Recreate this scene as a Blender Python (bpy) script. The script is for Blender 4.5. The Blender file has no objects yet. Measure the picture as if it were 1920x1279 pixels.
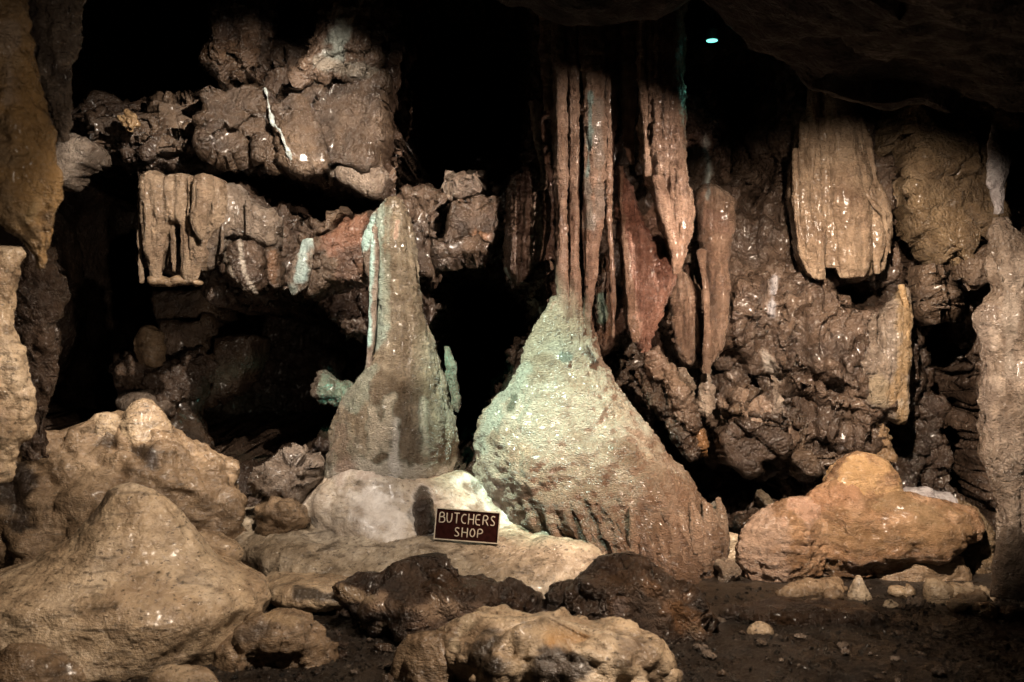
import bpy, math, random
import numpy as np
from mathutils import Vector

# ------------------------------------------------------------------ camera, world, lamps, exposure
sc = bpy.context.scene
C = sc.collection
F, CZ = 1867.0, 1.1                       # focal length in photo pixels, lens height above the floor

def W(px, py, Y):
    """photo pixel at depth Y -> world point"""
    return np.array([(px - 960) / F * Y, Y, CZ - (py - 639.5) / F * Y])

cd = bpy.data.cameras.new('camera'); cam = bpy.data.objects.new('camera', cd); C.objects.link(cam)
cam.location = (0, 0, CZ); cam.rotation_euler = (math.pi / 2, 0, 0)
cd.sensor_width = 36; cd.lens = 36 * F / 1920; cd.clip_end = 100; cd.clip_start = 0.05
cd.dof.use_dof = True; cd.dof.focus_distance = 4.75; cd.dof.aperture_fstop = 3.2
sc.camera = cam
w = bpy.data.worlds.new('World'); sc.world = w; w.use_nodes = True
bg = w.node_tree.nodes['Background']; bg.inputs[0].default_value = (0.5, 0.42, 0.36, 1); bg.inputs[1].default_value = 0.004
sc.view_settings.view_transform = 'Standard'; sc.view_settings.look = 'None'
sc.view_settings.exposure = 0.9; sc.view_settings.gamma = 1
sc.cycles.use_denoising = True; sc.cycles.use_adaptive_sampling = False; sc.cycles.max_bounces = 5; sc.cycles.diffuse_bounces = 1
sc.cycles.sample_clamp_indirect = 4

def spot(name, loc, to, power, col, ang, blend=0.6, size=0.05):
    l = bpy.data.lights.new(name, 'SPOT'); l.energy = power; l.color = col
    l.spot_size = math.radians(ang); l.spot_blend = blend; l.shadow_soft_size = size
    o = bpy.data.objects.new(name, l); C.objects.link(o); o.location = loc
    o.rotation_euler = (Vector(to) - Vector(loc)).to_track_quat('-Z', 'Y').to_euler()
    return o
WARM = (1.0, 0.82, 0.64); NEUT = (1.0, 0.87, 0.72); TEAL = (0.30, 1.0, 0.78); MINT = (0.74, 1.0, 0.83)
# the cave's show lamps, with a few unseen fill spots added
spot('spot_lamp_left', (-0.55, 3.3, 2.6), W(500, 500, 5.2), 340, NEUT, 68, 0.6, .015)
spot('spot_lamp_right', (1.05, 3.0, 1.85), W(1560, 730, 5.1), 370, WARM, 70, 0.8, .015)
spot('spot_lamp_mound', (-0.15, 2.4, 2.3), W(180, 1000, 3.7), 145, WARM, 56, 0.9, .02)
spot('fill_spot_front', (0.85, 2.5, 2.1), W(1150, 1200, 3.6), 165, WARM, 66, 0.9, .02)  # unseen fill, added to brighten the foreground boulders
spot('spot_lamp_ochre', (-0.2, 1.5, 1.5), W(60, 380, 2.8), 12, WARM, 50, 0.9, .02)
spot('spot_lamp_cone', (-0.55, 3.95, 2.55), W(985, 735, 4.8), 390, MINT, 33, 0.7, .02)
spot('fill_spot_centre', (1.45, 3.0, 1.75), W(1150, 890, 4.6), 250, (1.0, .74, .56), 36, 0.8, .02)  # added warm fill so the cone is not too dim
spot('spot_lamp_base', (-1.05, 2.9, 1.9), W(735, 800, 4.7), 88, (1.0, .90, .80), 38, 0.9, .02)
spot('fill_spot_column', (1.55, 3.3, 1.75), W(1110, 370, 4.85), 330, (1.0, .80, .66), 36, 0.9, .012)  # extra spot added to lift the dark columns
spot('spot_lamp_curtain', (1.05, 3.3, 0.75), W(1220, 520, 4.9), 150, (1.0, 0.66, 0.50), 38, 0.9, 0.02)
spot('spot_lamp_cavern', tuple(W(690, 695, 5.35)), W(622, 735, 5.7), 6, TEAL, 44, 0.6, 0.02)
spot('fill_spot_hollow', (-0.95, 4.15, .75), W(330, 690, 6.4), 26, WARM, 46, 0.9, .02)  # faint fill added to show the cavern rocks
spot('spot_lamp_recess', tuple(W(790, 640, 5.35)), W(856, 720, 5.75), 9, TEAL, 60, 0.6, 0.02)

# ------------------------------------------------------------------ numpy noise
GR = np.array([[1,1,0],[-1,1,0],[1,-1,0],[-1,-1,0],[1,0,1],[-1,0,1],[1,0,-1],[-1,0,-1],
               [0,1,1],[0,-1,1],[0,1,-1],[0,-1,-1],[1,1,0],[-1,1,0],[0,-1,1],[0,-1,-1]], np.float32)
def _hash(ix, iy, iz, s):
    h = ix.astype(np.uint32) * np.uint32(0x8da6b343) ^ iy.astype(np.uint32) * np.uint32(0xd8163841) ^ iz.astype(np.uint32) * np.uint32(0xcb1ab31f) ^ np.uint32((s * 2654435761) & 0xffffffff)
    h ^= h >> np.uint32(13); h *= np.uint32(0x5bd1e995); h ^= h >> np.uint32(15); h *= np.uint32(0x27d4eb2f); h ^= h >> np.uint32(13)
    return h
def perlin(P, seed=0):
    P = np.asarray(P, np.float64); i = np.floor(P).astype(np.int64); f = (P - i).astype(np.float32)
    u = f * f * f * (f * (f * 6 - 15) + 10); out = 0
    for dx in (0, 1):
        wx = u[:, 0] if dx else 1 - u[:, 0]
        for dy in (0, 1):
            wy = u[:, 1] if dy else 1 - u[:, 1]
            for dz in (0, 1):
                wz = u[:, 2] if dz else 1 - u[:, 2]
                g = GR[_hash(i[:, 0] + dx, i[:, 1] + dy, i[:, 2] + dz, seed) & np.uint32(15)]
                out = out + wx * wy * wz * (g[:, 0] * (f[:, 0] - dx) + g[:, 1] * (f[:, 1] - dy) + g[:, 2] * (f[:, 2] - dz))
    return out
def fbm(P, octv=4, seed=0, kind='f'):
    P = np.asarray(P); a, s, out = 1.0, 1.0, 0
    for k in range(octv):
        n = perlin(P * s, seed + k)
        if kind == 'r': n = 0.5 - 2 * np.abs(n)
        elif kind == 'b': n = 2 * np.abs(n) - 0.4
        out = out + a * n; a *= 0.5; s *= 2.03
    return out
def sstep(a, b, x):
    t = np.clip((x - a) / (b - a), 0, 1); return t * t * (3 - 2 * t)
def rnd01(ix, iy, iz, s): return (_hash(ix, iy, iz, s) & np.uint32(0xffff)).astype(np.float32) / 65535.0
def facets(P, seed=0, dims=3):
    """each Voronoi cell is a tilted plane: broken-rock facets"""
    i0 = np.floor(P).astype(np.int64); best = np.full(len(P), 1e9); out = np.zeros(len(P))
    rz = (-1, 0, 1) if dims == 3 else (0,)
    for dx in (-1, 0, 1):
        for dy in (-1, 0, 1):
            for dz in rz:
                c = i0 + np.array([dx, dy, dz])
                r = [rnd01(c[:, 0], c[:, 1], c[:, 2], seed + q) for q in range(7)]
                q = P - (c + np.stack(r[:3], 1)) if dims == 3 else P - (c + np.stack([r[0], r[1], 0 * r[0]], 1))
                if dims == 2: q[:, 2] = 0
                d = (q * q).sum(1)
                v = (r[3] - .5) * 1.2 + q[:, 0] * (r[4] - .5) * 1.6 + q[:, 1] * (r[5] - .5) * 1.6 + q[:, 2] * (r[6] - .5) * 1.6
                m = d < best; best = np.where(m, d, best); out = np.where(m, v, out)
    return out

# ------------------------------------------------------------------ mesh tools
def normals(V, quads, tris):
    N = np.zeros_like(V)
    for Fc in (quads, tris):
        if Fc is None or len(Fc) == 0: continue
        a, b, c = V[Fc[:, 0]], V[Fc[:, 1]], V[Fc[:, 2]]
        n = np.cross(b - a, c - a)
        if Fc.shape[1] == 4: n = n + np.cross(c - a, V[Fc[:, 3]] - a)
        for k in range(Fc.shape[1]):
            for ax in range(3): N[:, ax] += np.bincount(Fc[:, k], n[:, ax], len(V))
    return N / np.maximum(np.linalg.norm(N, axis=1, keepdims=True), 1e-12)
class M:
    """mesh data under construction"""
    def __init__(s, V, quads, tris=None, hints=None): s.V, s.q, s.t, s.h = V, quads, tris, hints or {}; s.tint = None; s.flat = False
    def disp(s, specs, seed=0, mask=None):
        for j, sp in enumerate(specs):
            kind, scale, amp = sp[:3]; sq = sp[3] if len(sp) > 3 else None
            N = normals(s.V, s.q, s.t)
            P = s.V * scale + 17.3 * (seed + j)
            if kind == 'v': P = P * np.array([1, 1, 0.12]); n = fbm(P, 3, seed + j, 'r')
            elif kind == 'h': P = P * np.array([0.3, 0.3, 1.5]); n = fbm(P, 2, seed + j, 'r')
            elif kind == 'c': n = facets(P, seed + j)
            else: n = fbm(P, sq or 4, seed + j, kind)
            d = n * amp
            if mask is not None: d = d * mask
            s.V = s.V + N * d[:, None]
        return s
    def px(s):
        y = np.maximum(s.V[:, 1], .3)
        return 960 + s.V[:, 0] / y * F, 639.5 + (CZ - s.V[:, 2]) / y * F
    def paint(s, paints, seed=0):
        """mineral stains and streaks, plus some painted light and shade: polyline, half-width in photo px, colour, strength"""
        if s.tint is None: s.tint = np.zeros((len(s.V), 4), np.float32)
        u, v = s.px(); br = fbm(s.V * 9, 4, seed + 70)
        for pts, rad, col, st in sorted(paints, key=lambda q_: -q_[1]):
            d = np.full(len(u), 1e9)
            pts = [tuple(p) for p in pts]
            if len(pts) == 1: pts = pts * 2
            for (ax, ay), (bx_, by) in zip(pts[:-1], pts[1:]):
                ex, ey = bx_ - ax, by - ay; L = ex * ex + ey * ey + 1e-9
                t = np.clip(((u - ax) * ex + (v - ay) * ey) / L, 0, 1)
                d = np.minimum(d, np.hypot(u - ax - t * ex, v - ay - t * ey))
            m = np.clip(1.0 - d / rad + br * 0.9, 0, 1); m = sstep(0.05, 0.6, m) * (d < rad * 1.5) * st
            s.tint[:, :3] = s.tint[:, :3] * (1 - m[:, None]) + np.array(col) * m[:, None] if s.tint[:, 3].max() > 0 else np.array(col)[None, :] * np.ones((len(u), 1))
            s.tint[:, 3] = np.maximum(s.tint[:, 3], m)
        return s
def build(name, m, mat, base=None):
    V = m.V if base is None else m.V - np.asarray(base)
    me = bpy.data.meshes.new(name); nv = len(V)
    me.vertices.add(nv); me.vertices.foreach_set('co', V.astype(np.float32).ravel())
    q = m.q if m.q is not None and len(m.q) else np.zeros((0, 4), int); t = m.t if m.t is not None and len(m.t) else np.zeros((0, 3), int)
    lv = np.concatenate([q.ravel(), t.ravel()]).astype(np.int32)
    tot = np.concatenate([np.full(len(q), 4), np.full(len(t), 3)]).astype(np.int32)
    st = np.concatenate([[0], np.cumsum(tot)[:-1]]).astype(np.int32)
    me.loops.add(len(lv)); me.loops.foreach_set('vertex_index', lv)
    me.polygons.add(len(tot)); me.polygons.foreach_set('loop_start', st)
    me.polygons.foreach_set('use_smooth', np.full(len(tot), not m.flat))
    me.update(calc_edges=True)
    if m.tint is None: m.tint = np.zeros((nv, 4), np.float32)
    if True:
        a = me.attributes.new('tint', 'FLOAT_COLOR', 'POINT'); a.data.foreach_set('color', m.tint.astype(np.float32).ravel())
    me.validate(); me.materials.append(mat)
    o = bpy.data.objects.new(name, me); C.objects.link(o)
    if base is not None: o.location = base
    return o
def thing(name, label, cat, parts, group=None):
    """parts: [(part name, mesh data, material, [sub-parts])]; one part -> the thing is that mesh"""
    allV = np.concatenate([p[1].V for p in parts])
    lo, hi = allV.min(0), allV.max(0); base = np.array([(lo[0] + hi[0]) / 2, (lo[1] + hi[1]) / 2, lo[2]])
    if len(parts) == 1 and len(parts[0]) < 4:
        o = build(name, parts[0][1], parts[0][2], base)
    else:
        o = bpy.data.objects.new(name, None); o.empty_display_size = .1; C.objects.link(o); o.location = base
        for p in parts:
            c = build(p[0], p[1], p[2], base); c.location = (0, 0, 0); c.parent = o
            for q in (p[3] if len(p) > 3 else []):
                g = build(q[0], q[1], q[2], base); g.location = (0, 0, 0); g.parent = c
    o['label'] = label; o['category'] = cat
    if group: o['group'] = group
    return o

def loft(rows, Y, dr=0.8, dmax=9, n=72, step=0.012, disp=(), seed=0, sq=2.0, lean=None, Yrow=None, lobes=0.06, lobe_s=3.0, closed_bottom=True, flute=None):
    """solid of stacked level cross-sections; rows = (py, left px, right px) seen at depth Y"""
    r = np.array(sorted(rows), float)
    z = CZ - (r[:, 0] - 639.5) / F * Y; cx = ((r[:, 1] + r[:, 2]) / 2 - 960) / F * Y; rx = np.maximum((r[:, 2] - r[:, 1]) / 2 / F * Y, 1e-3)
    k = max(8, int(abs(z[0] - z[-1]) / step)); zz = np.linspace(z[0], z[-1], k)
    ip = lambda a: np.interp(-zz, -z, a)
    sm = lambda a: np.convolve(np.pad(a, 2, 'edge'), [.1, .2, .4, .2, .1], 'valid') if k > 12 else a
    cxx, rxx = sm(ip(cx)), sm(ip(rx)); yy = np.full(k, Y) if Yrow is None else np.interp(-zz, -z, np.array([a for _, a in sorted(zip([q[0] for q in rows], Yrow))]))
    rd = np.minimum(rxx * dr, dmax)
    th = np.linspace(0, 2 * np.pi, n, endpoint=False); c, s = np.cos(th), np.sin(th)
    cs = np.sign(c) * np.abs(c) ** (2 / sq); ss = np.sign(s) * np.abs(s) ** (2 / sq)
    T, Z = np.meshgrid(th, zz)
    q = np.stack([np.cos(T).ravel() * lobe_s * .5, np.sin(T).ravel() * lobe_s * .5, (Z * lobe_s).ravel()], 1) + seed * 7.7
    lb = 1 + lobes * fbm(q, 3, seed).reshape(T.shape) * 2
    if flute is not None: lb = lb + flute(T, Z)
    X = cxx[:, None] + rxx[:, None] * cs[None] * lb; Yy = yy[:, None] - rd[:, None] * ss[None] * lb
    V = np.stack([X.ravel(), Yy.ravel(), Z.ravel()], 1)
    i, j = np.meshgrid(np.arange(k - 1), np.arange(n), indexing='ij'); j2 = (j + 1) % n
    quads = np.stack([(i * n + j).ravel(), ((i + 1) * n + j).ravel(), ((i + 1) * n + j2).ravel(), (i * n + j2).ravel()], 1)[:, ::-1]
    top = len(V); rt = rxx[0] * .25; rb = rxx[-1] * .15
    V = np.concatenate([V, [[cxx[0], yy[0], zz[0] + rt]], [[cxx[-1], yy[-1], zz[-1] - rb]]])
    jj = np.arange(n); t1 = np.stack([np.full(n, top), (jj + 1) % n, jj], 1)
    t2 = np.stack([np.full(n, top + 1), (k - 1) * n + jj, (k - 1) * n + (jj + 1) % n], 1)
    tris = np.concatenate([t1, t2])
    # outward check: the sideward normals must point away from the axis
    Nn = normals(V, quads, tris); mid = (k // 2) * n
    if Nn[mid, 0] < 0: quads = quads[:, ::-1]; tris = tris[:, ::-1]
    m = M(V, quads, tris)
    return m.disp(disp, seed)

def poly_sdf(poly, A, B):
    P = np.asarray(poly, float); d = np.full(A.shape, 1e9); ins = np.zeros(A.shape, bool)
    for (x0, y0), (x1, y1) in zip(P, np.roll(P, -1, 0)):
        ex, ey = x1 - x0, y1 - y0
        t = np.clip(((A - x0) * ex + (B - y0) * ey) / (ex * ex + ey * ey + 1e-12), 0, 1)
        d = np.minimum(d, np.hypot(A - x0 - t * ex, B - y0 - t * ey))
        cr = ((y0 > B) != (y1 > B)) & (A < (x1 - x0) * (B - y0) / (y1 - y0 + 1e-12) + x0); ins ^= cr
    return np.where(ins, d, -d)
def chaikin(p, k):
    p = np.asarray(p, float)
    for _ in range(k):
        q = np.roll(p, -1, 0); p = np.stack([p * .75 + q * .25, p * .25 + q * .75], 1).reshape(-1, 2)
    return p
def pillow(poly, Y, tf=0.1, tb=0.1, R=0.05, step=0.008, smooth=2, disp=(), seed=0, relief=None, edge=0.012, tilt=(0, 0), es=12, up=False, zf=None):
    """closed solid of any outline: bulges tf towards the viewer and tb behind over an edge radius R.
    up=True: the outline lies on the ground (world x, y) and it bulges upwards."""
    if not up:
        p = np.array([W(a, b, Y)[[0, 2]] for a, b in poly])
    else: p = np.asarray(poly, float)
    p = chaikin(p, smooth)
    lo, hi = p.min(0) - 3 * step, p.max(0) + 3 * step
    a = np.arange(lo[0], hi[0], step); b = np.arange(lo[1], hi[1], step); A, B = np.meshgrid(a, b)
    q = np.stack([A.ravel() * es, B.ravel() * es, np.full(A.size, Y * 3.1 + seed)], 1)
    D = poly_sdf(p, A, B) + edge * fbm(q, 3, seed + 5).reshape(A.shape)
    gy, gx = np.gradient(D, step); gl = np.maximum(np.hypot(gx, gy), .3)
    cell = (D[:-1, :-1] > 0) | (D[1:, :-1] > 0) | (D[:-1, 1:] > 0) | (D[1:, 1:] > 0)
    neg = D < 0
    A2 = np.where(neg, A - D * gx / gl ** 2, A); B2 = np.where(neg, B - D * gy / gl ** 2, B); D2 = np.maximum(D, 0)
    t = np.clip(D2 / R, 0, 1); prof = np.sqrt(np.maximum(1 - (1 - t) ** 2, 0))
    cx, cz = p.mean(0)
    pl = tilt[0] * (A2 - cx) + tilt[1] * (B2 - cz)
    rel = relief(A2, B2, D2) * prof if relief is not None else 0
    used = np.zeros(D.shape, bool)
    for sx in (slice(None, -1), slice(1, None)):
        for sy in (slice(None, -1), slice(1, None)): used[sx, sy] |= cell
    bnd = used & neg
    idf = np.full(D.shape, -1); nf = used.sum(); idf[used] = np.arange(nf)
    idb = idf.copy(); inner = used & ~neg; idb[inner] = nf + np.arange(inner.sum())
    if not up:
        Vf = np.stack([A2, Y + pl - tf * prof - rel, B2], -1); Vb = np.stack([A2, Y + pl + tb * prof, B2], -1)
    else:
        z0 = (zf(A2, B2) if zf is not None else 0) + pl
        Vf = np.stack([A2, B2, z0 + tf * prof + rel], -1); Vb = np.stack([A2, B2, z0 - tb * prof], -1)
    V = np.concatenate([Vf[used], Vb[inner]])
    i, j = np.nonzero(cell)
    qf = np.stack([idf[i, j], idf[i, j + 1], idf[i + 1, j + 1], idf[i + 1, j]], 1)
    qb = np.stack([idb[i, j], idb[i, j + 1], idb[i + 1, j + 1], idb[i + 1, j]], 1)[:, ::-1]
    keep = (qf != np.sort(qb, 1)[:, :4]).any(1) if len(qf) else []
    same = (np.sort(qf, 1) == np.sort(qb, 1)).all(1)
    quads = np.concatenate([qf, qb[~same]])
    m = M(V, quads)
    return m.disp(disp, seed)
def blob(c, r, seed=0, disp=(), sub=4):
    """round stone"""
    n, k = 12 * sub, 6 * sub
    th = np.linspace(0, 2 * np.pi, n, endpoint=False); ph = np.linspace(0, np.pi, k + 2)[1:-1]
    T, Pp = np.meshgrid(th, ph)
    V = np.stack([np.cos(T) * np.sin(Pp), np.sin(T) * np.sin(Pp), np.cos(Pp)], -1).reshape(-1, 3)
    V = np.concatenate([V, [[0, 0, 1], [0, 0, -1]]]) * np.asarray(r) + np.asarray(c)
    i, j = np.meshgrid(np.arange(k - 1), np.arange(n), indexing='ij'); j2 = (j + 1) % n
    quads = np.stack([(i * n + j).ravel(), ((i + 1) * n + j).ravel(), ((i + 1) * n + j2).ravel(), (i * n + j2).ravel()], 1)
    jj = np.arange(n)
    tris = np.concatenate([np.stack([np.full(n, k * n), jj, (jj + 1) % n], 1), np.stack([np.full(n, k * n + 1), (k - 1) * n + (jj + 1) % n, (k - 1) * n + jj], 1)])
    return M(V, quads, tris).disp(disp, seed)
def tube(path, radii, n=12, seed=0, disp=()):
    """round rod along world points"""
    path = np.asarray(path, float); radii = np.asarray(radii, float)
    L = np.concatenate([[0], np.cumsum(np.linalg.norm(np.diff(path, axis=0), axis=1))]); k = max(6, int(L[-1] / .006)); k = min(k, 160)
    t = np.linspace(0, L[-1], k); P = np.stack([np.interp(t, L, path[:, a]) for a in range(3)], 1); R = np.interp(t, L, radii)
    if k > 10:
        for a in range(3): P[:, a] = np.convolve(np.pad(P[:, a], 2, 'edge'), [.1, .2, .4, .2, .1], 'valid')
    tg = np.gradient(P, axis=0); tg /= np.maximum(np.linalg.norm(tg, axis=1, keepdims=True), 1e-9)
    ref = np.array([0, 1.0, 0]); s1 = np.cross(tg, ref); s1 /= np.maximum(np.linalg.norm(s1, axis=1, keepdims=True), 1e-9); s2 = np.cross(tg, s1)
    th = np.linspace(0, 2 * np.pi, n, endpoint=False)
    V = (P[:, None] + R[:, None, None] * (np.cos(th)[None, :, None] * s1[:, None] + np.sin(th)[None, :, None] * s2[:, None])).reshape(-1, 3)
    i, j = np.meshgrid(np.arange(k - 1), np.arange(n), indexing='ij'); j2 = (j + 1) % n
    quads = np.stack([(i * n + j).ravel(), (i * n + j2).ravel(), ((i + 1) * n + j2).ravel(), ((i + 1) * n + j).ravel()], 1)
    V = np.concatenate([V, [P[0] - tg[0] * R[0] * .6, P[-1] + tg[-1] * R[-1] * .6]]); a = k * n; jj = np.arange(n)
    tris = np.concatenate([np.stack([np.full(n, a), (jj + 1) % n, jj], 1), np.stack([np.full(n, a + 1), (k - 1) * n + jj, (k - 1) * n + (jj + 1) % n], 1)])
    return M(V, quads, tris).disp(disp, seed)
def boxm(lo, hi):
    x0, y0, z0 = lo; x1, y1, z1 = hi
    V = np.array([[x0,y0,z0],[x1,y0,z0],[x1,y1,z0],[x0,y1,z0],[x0,y0,z1],[x1,y0,z1],[x1,y1,z1],[x0,y1,z1]], float)
    m = M(V, np.array([[0,3,2,1],[4,5,6,7],[0,1,5,4],[1,2,6,5],[2,3,7,6],[3,0,4,7]])); m.flat = True; return m

# ------------------------------------------------------------------ materials
def rock(name, c1, c2, c3, sc1=2.2, rough=(.28, .55), bump=.5, ripple=0.0, speck=0.0, fine=.35, streak=0.0, vstreak=0.0, spec=.5, coat=.14, darkcol=(.03, .02, .012)):
    m = bpy.data.materials.new(name); m.use_nodes = True; nt = m.node_tree; N, L = nt.nodes, nt.links
    p = N['Principled BSDF']; g = N.new('ShaderNodeNewGeometry')
    def mapped(s):
        q = N.new('ShaderNodeVectorMath'); q.operation = 'MULTIPLY'; q.inputs[1].default_value = s; L.new(g.outputs['Position'], q.inputs[0]); return q.outputs[0]
    def noise(scale, det=6, ro=.6, dist=0, vec=None):
        n = N.new('ShaderNodeTexNoise'); n.inputs['Scale'].default_value = scale; n.inputs['Detail'].default_value = det; n.inputs['Roughness'].default_value = ro; n.inputs['Distortion'].default_value = dist
        L.new(vec or g.outputs['Position'], n.inputs['Vector']); return n.outputs['Fac']
    def ramp(src, stops):
        r = N.new('ShaderNodeValToRGB'); e = r.color_ramp.elements
        while len(e) < len(stops): e.new(.5)
        for k, (pos, col) in enumerate(stops): e[k].position = pos; e[k].color = (*col, 1) if len(col) == 3 else col
        L.new(src, r.inputs[0]); return r.outputs[0]
    def mix(fac, a, b, blend='MIX'):
        x = N.new('ShaderNodeMix'); x.data_type = 'RGBA'; x.blend_type = blend
        if isinstance(fac, float): x.inputs[0].default_value = fac
        else: L.new(fac, x.inputs[0])
        for s, v in ((6, a), (7, b)):
            if isinstance(v, tuple): x.inputs[s].default_value = (*v, 1)
            else: L.new(v, x.inputs[s])
        return x.outputs[2]
    def math_(op, a, b):
        x = N.new('ShaderNodeMath'); x.operation = op
        for k, v in enumerate((a, b)):
            if isinstance(v, (int, float)): x.inputs[k].default_value = v
            else: L.new(v, x.inputs[k])
        return x.outputs[0]
    n1 = noise(sc1, 7, .62, .6)
    col = ramp(n1, [(.30, c1), (.5, c2), (.70, c3)])
    n2 = noise(sc1 * 6, 6, .65, .3)
    k2 = ramp(n2, [(.3, (.55, .52, .5)), (.55, (1, 1, 1)), (.75, (1.25, 1.22, 1.18))])
    col = mix(1.0, col, k2, 'MULTIPLY')
    if vstreak:
        nv = noise(1, 5, .6, .4, mapped((26, 26, 1.6)))
        col = mix(vstreak, col, ramp(nv, [(.35, (.4, .33, .28)), (.55, (1, 1, 1)), (.7, (1.35, 1.3, 1.2))]), 'MULTIPLY')
    if streak:
        ns = noise(1, 6, .65, .8, mapped((7, 7, 30)))
        col = mix(math_('MULTIPLY', ramp(ns, [(.52, (0, 0, 0)), (.68, (1, 1, 1))]), streak), col, darkcol)
    if speck:
        nk = noise(1, 3, .6, 0, mapped((48, 48, 95)))
        col = mix(math_('MULTIPLY', ramp(nk, [(.585, (0, 0, 0)), (.66, (1, 1, 1))]), speck), col, darkcol)
    at = N.new('ShaderNodeAttribute'); at.attribute_name = 'tint'
    nt3 = noise(14, 5, .6); tc = mix(1.0, at.outputs['Color'], ramp(nt3, [(.3, (.75, .72, .7)), (.65, (1.1, 1.1, 1.1))]), 'MULTIPLY')
    col = mix(at.outputs['Alpha'], col, tc)
    L.new(col, p.inputs['Base Color'])
    nr = noise(9, 4, .6)
    L.new(ramp(nr, [(.32, (rough[0] * .55,) * 3), (.68, (rough[1] * .85,) * 3)]), p.inputs['Roughness'])
    p.inputs['Specular IOR Level'].default_value = spec; L.new(ramp(noise(6, 3, .6), [(.42, (0, 0, 0)), (.58, (coat * 1.7,) * 3)]), p.inputs['Coat Weight']); p.inputs['Coat Roughness'].default_value = .2
    # relief: centimetre lumps, fine grain, flowstone ripples
    h = math_('MULTIPLY', noise(20, 4, .55, .3), .7)
    h = math_('ADD', h, math_('MULTIPLY', noise(80, 4, .6), fine))
    if ripple:
        wv = N.new('ShaderNodeTexWave'); wv.wave_type = 'BANDS'; wv.bands_direction = 'Z'; wv.inputs['Scale'].default_value = 42; wv.inputs['Distortion'].default_value = 14
        wv.inputs['Detail'].default_value = 4; wv.inputs['Detail Scale'].default_value = 1.6; wv.inputs['Detail Roughness'].default_value = .65
        L.new(mapped((.55, .55, 1.0)), wv.inputs['Vector'])
        h = math_('ADD', h, math_('MULTIPLY', wv.outputs['Fac'], ripple * .35))
    b = N.new('ShaderNodeBump'); b.inputs['Strength'].default_value = 1.0; b.inputs['Distance'].default_value = .11 * bump
    L.new(h, b.inputs['Height']); L.new(b.outputs[0], p.inputs['Normal'])
    return m
WALL = rock('wet_brown_rock', (.024, .015, .010), (.068, .044, .031), (.15, .10, .07), 1.7, (.2, .5), .45, 0, .12, .3, coat=.22)
BLOCK = rock('brown_limestone', (.034, .022, .015), (.088, .058, .039), (.16, .11, .075), 2.6, (.25, .6), .45, 0, .12, .3, coat=.15)
DARK = rock('dark_wet_rock', (.014, .008, .005), (.042, .024, .014), (.10, .06, .036), 3, (.14, .7), .55, 0, .2, .35, coat=.2)
TAN = rock('tan_drapery_calcite', (.19, .125, .085), (.31, .22, .15), (.43, .32, .225), 3.2, (.18, .42), .45, .25, .2, .3, 0, .22)
PINK = rock('pink_brown_calcite', (.16, .10, .07), (.29, .195, .14), (.42, .30, .225), 4, (.2, .45), .45, .8, .15, .45, 0, .4)
RED = rock('red_calcite', (.11, .055, .04), (.25, .135, .098), (.41, .265, .21), 4, (.18, .45), .45, .7, .2, .45, 0, .4)
CONE = rock('pale_brown_calcite', (.36, .25, .175), (.48, .36, .265), (.58, .475, .375), 2.6, (.25, .5), .6, .5, .3, .6)
STAL = rock('olive_brown_calcite', (.14, .10, .065), (.27, .21, .145), (.41, .345, .26), 3, (.28, .5), .6, .35, .2, .5, 0, .55)
WHITE = rock('white_flowstone', (.26, .185, .12), (.43, .355, .275), (.57, .51, .43), 2.4, (.2, .5), .22, .05, .6, .15, .6)
CREAM = rock('cream_flowstone', (.28, .19, .12), (.47, .35, .23), (.61, .49, .36), 2.6, (.2, .5), .24, .08, .75, .2, .7)
BROWNFLOW = rock('brown_flowstone', (.14, .09, .052), (.27, .185, .115), (.40, .29, .19), 2.6, (.22, .45), .28, .1, .55, .16, .6)
ORANGE = rock('orange_flowstone', (.14, .08, .045), (.29, .165, .09), (.44, .28, .17), 3, (.2, .42), .28, .3, .3, .35, .45)
GREY = rock('grey_calcite', (.12, .085, .06), (.23, .175, .135), (.37, .30, .245), 3, (.25, .5), .5, .15, .2, .4, 0, .4)
YELLOW = rock('yellow_flowstone', (.10, .065, .038), (.19, .13, .075), (.27, .195, .12), 3, (.28, .5), .5, .1, .3, .4)
AMBER = rock('amber_flowstone', (.17, .10, .05), (.32, .21, .11), (.45, .33, .20), 3, (.2, .42), .4, .1, .35, .3)
SHEET = rock('mottled_flowstone_crust', (.20, .15, .10), (.36, .29, .21), (.50, .43, .34), 3.2, (.22, .5), .25, .05, .7, .2, .75)
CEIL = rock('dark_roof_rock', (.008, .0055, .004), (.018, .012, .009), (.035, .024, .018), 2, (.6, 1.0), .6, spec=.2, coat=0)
DIRT = rock('cave_mud', (.024, .017, .013), (.06, .043, .031), (.13, .093, .065), 3, (.35, .7), 1.0, 0, .5, .9)
PALE_M = rock('pale_blue_calcite', (.42, .48, .47), (.55, .60, .58), (.62, .64, .6), 5, (.25, .5), .4, .2, .2, .4)
GREYW = rock('lilac_white_calcite', (.26, .22, .22), (.40, .36, .36), (.50, .46, .45), 4, (.3, .6), .4, .1, .2, .4)
TEAL_LIT = (.42, .60, .55); WHT = (.72, .66, .58); DK = (.03, .02, .014)

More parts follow.
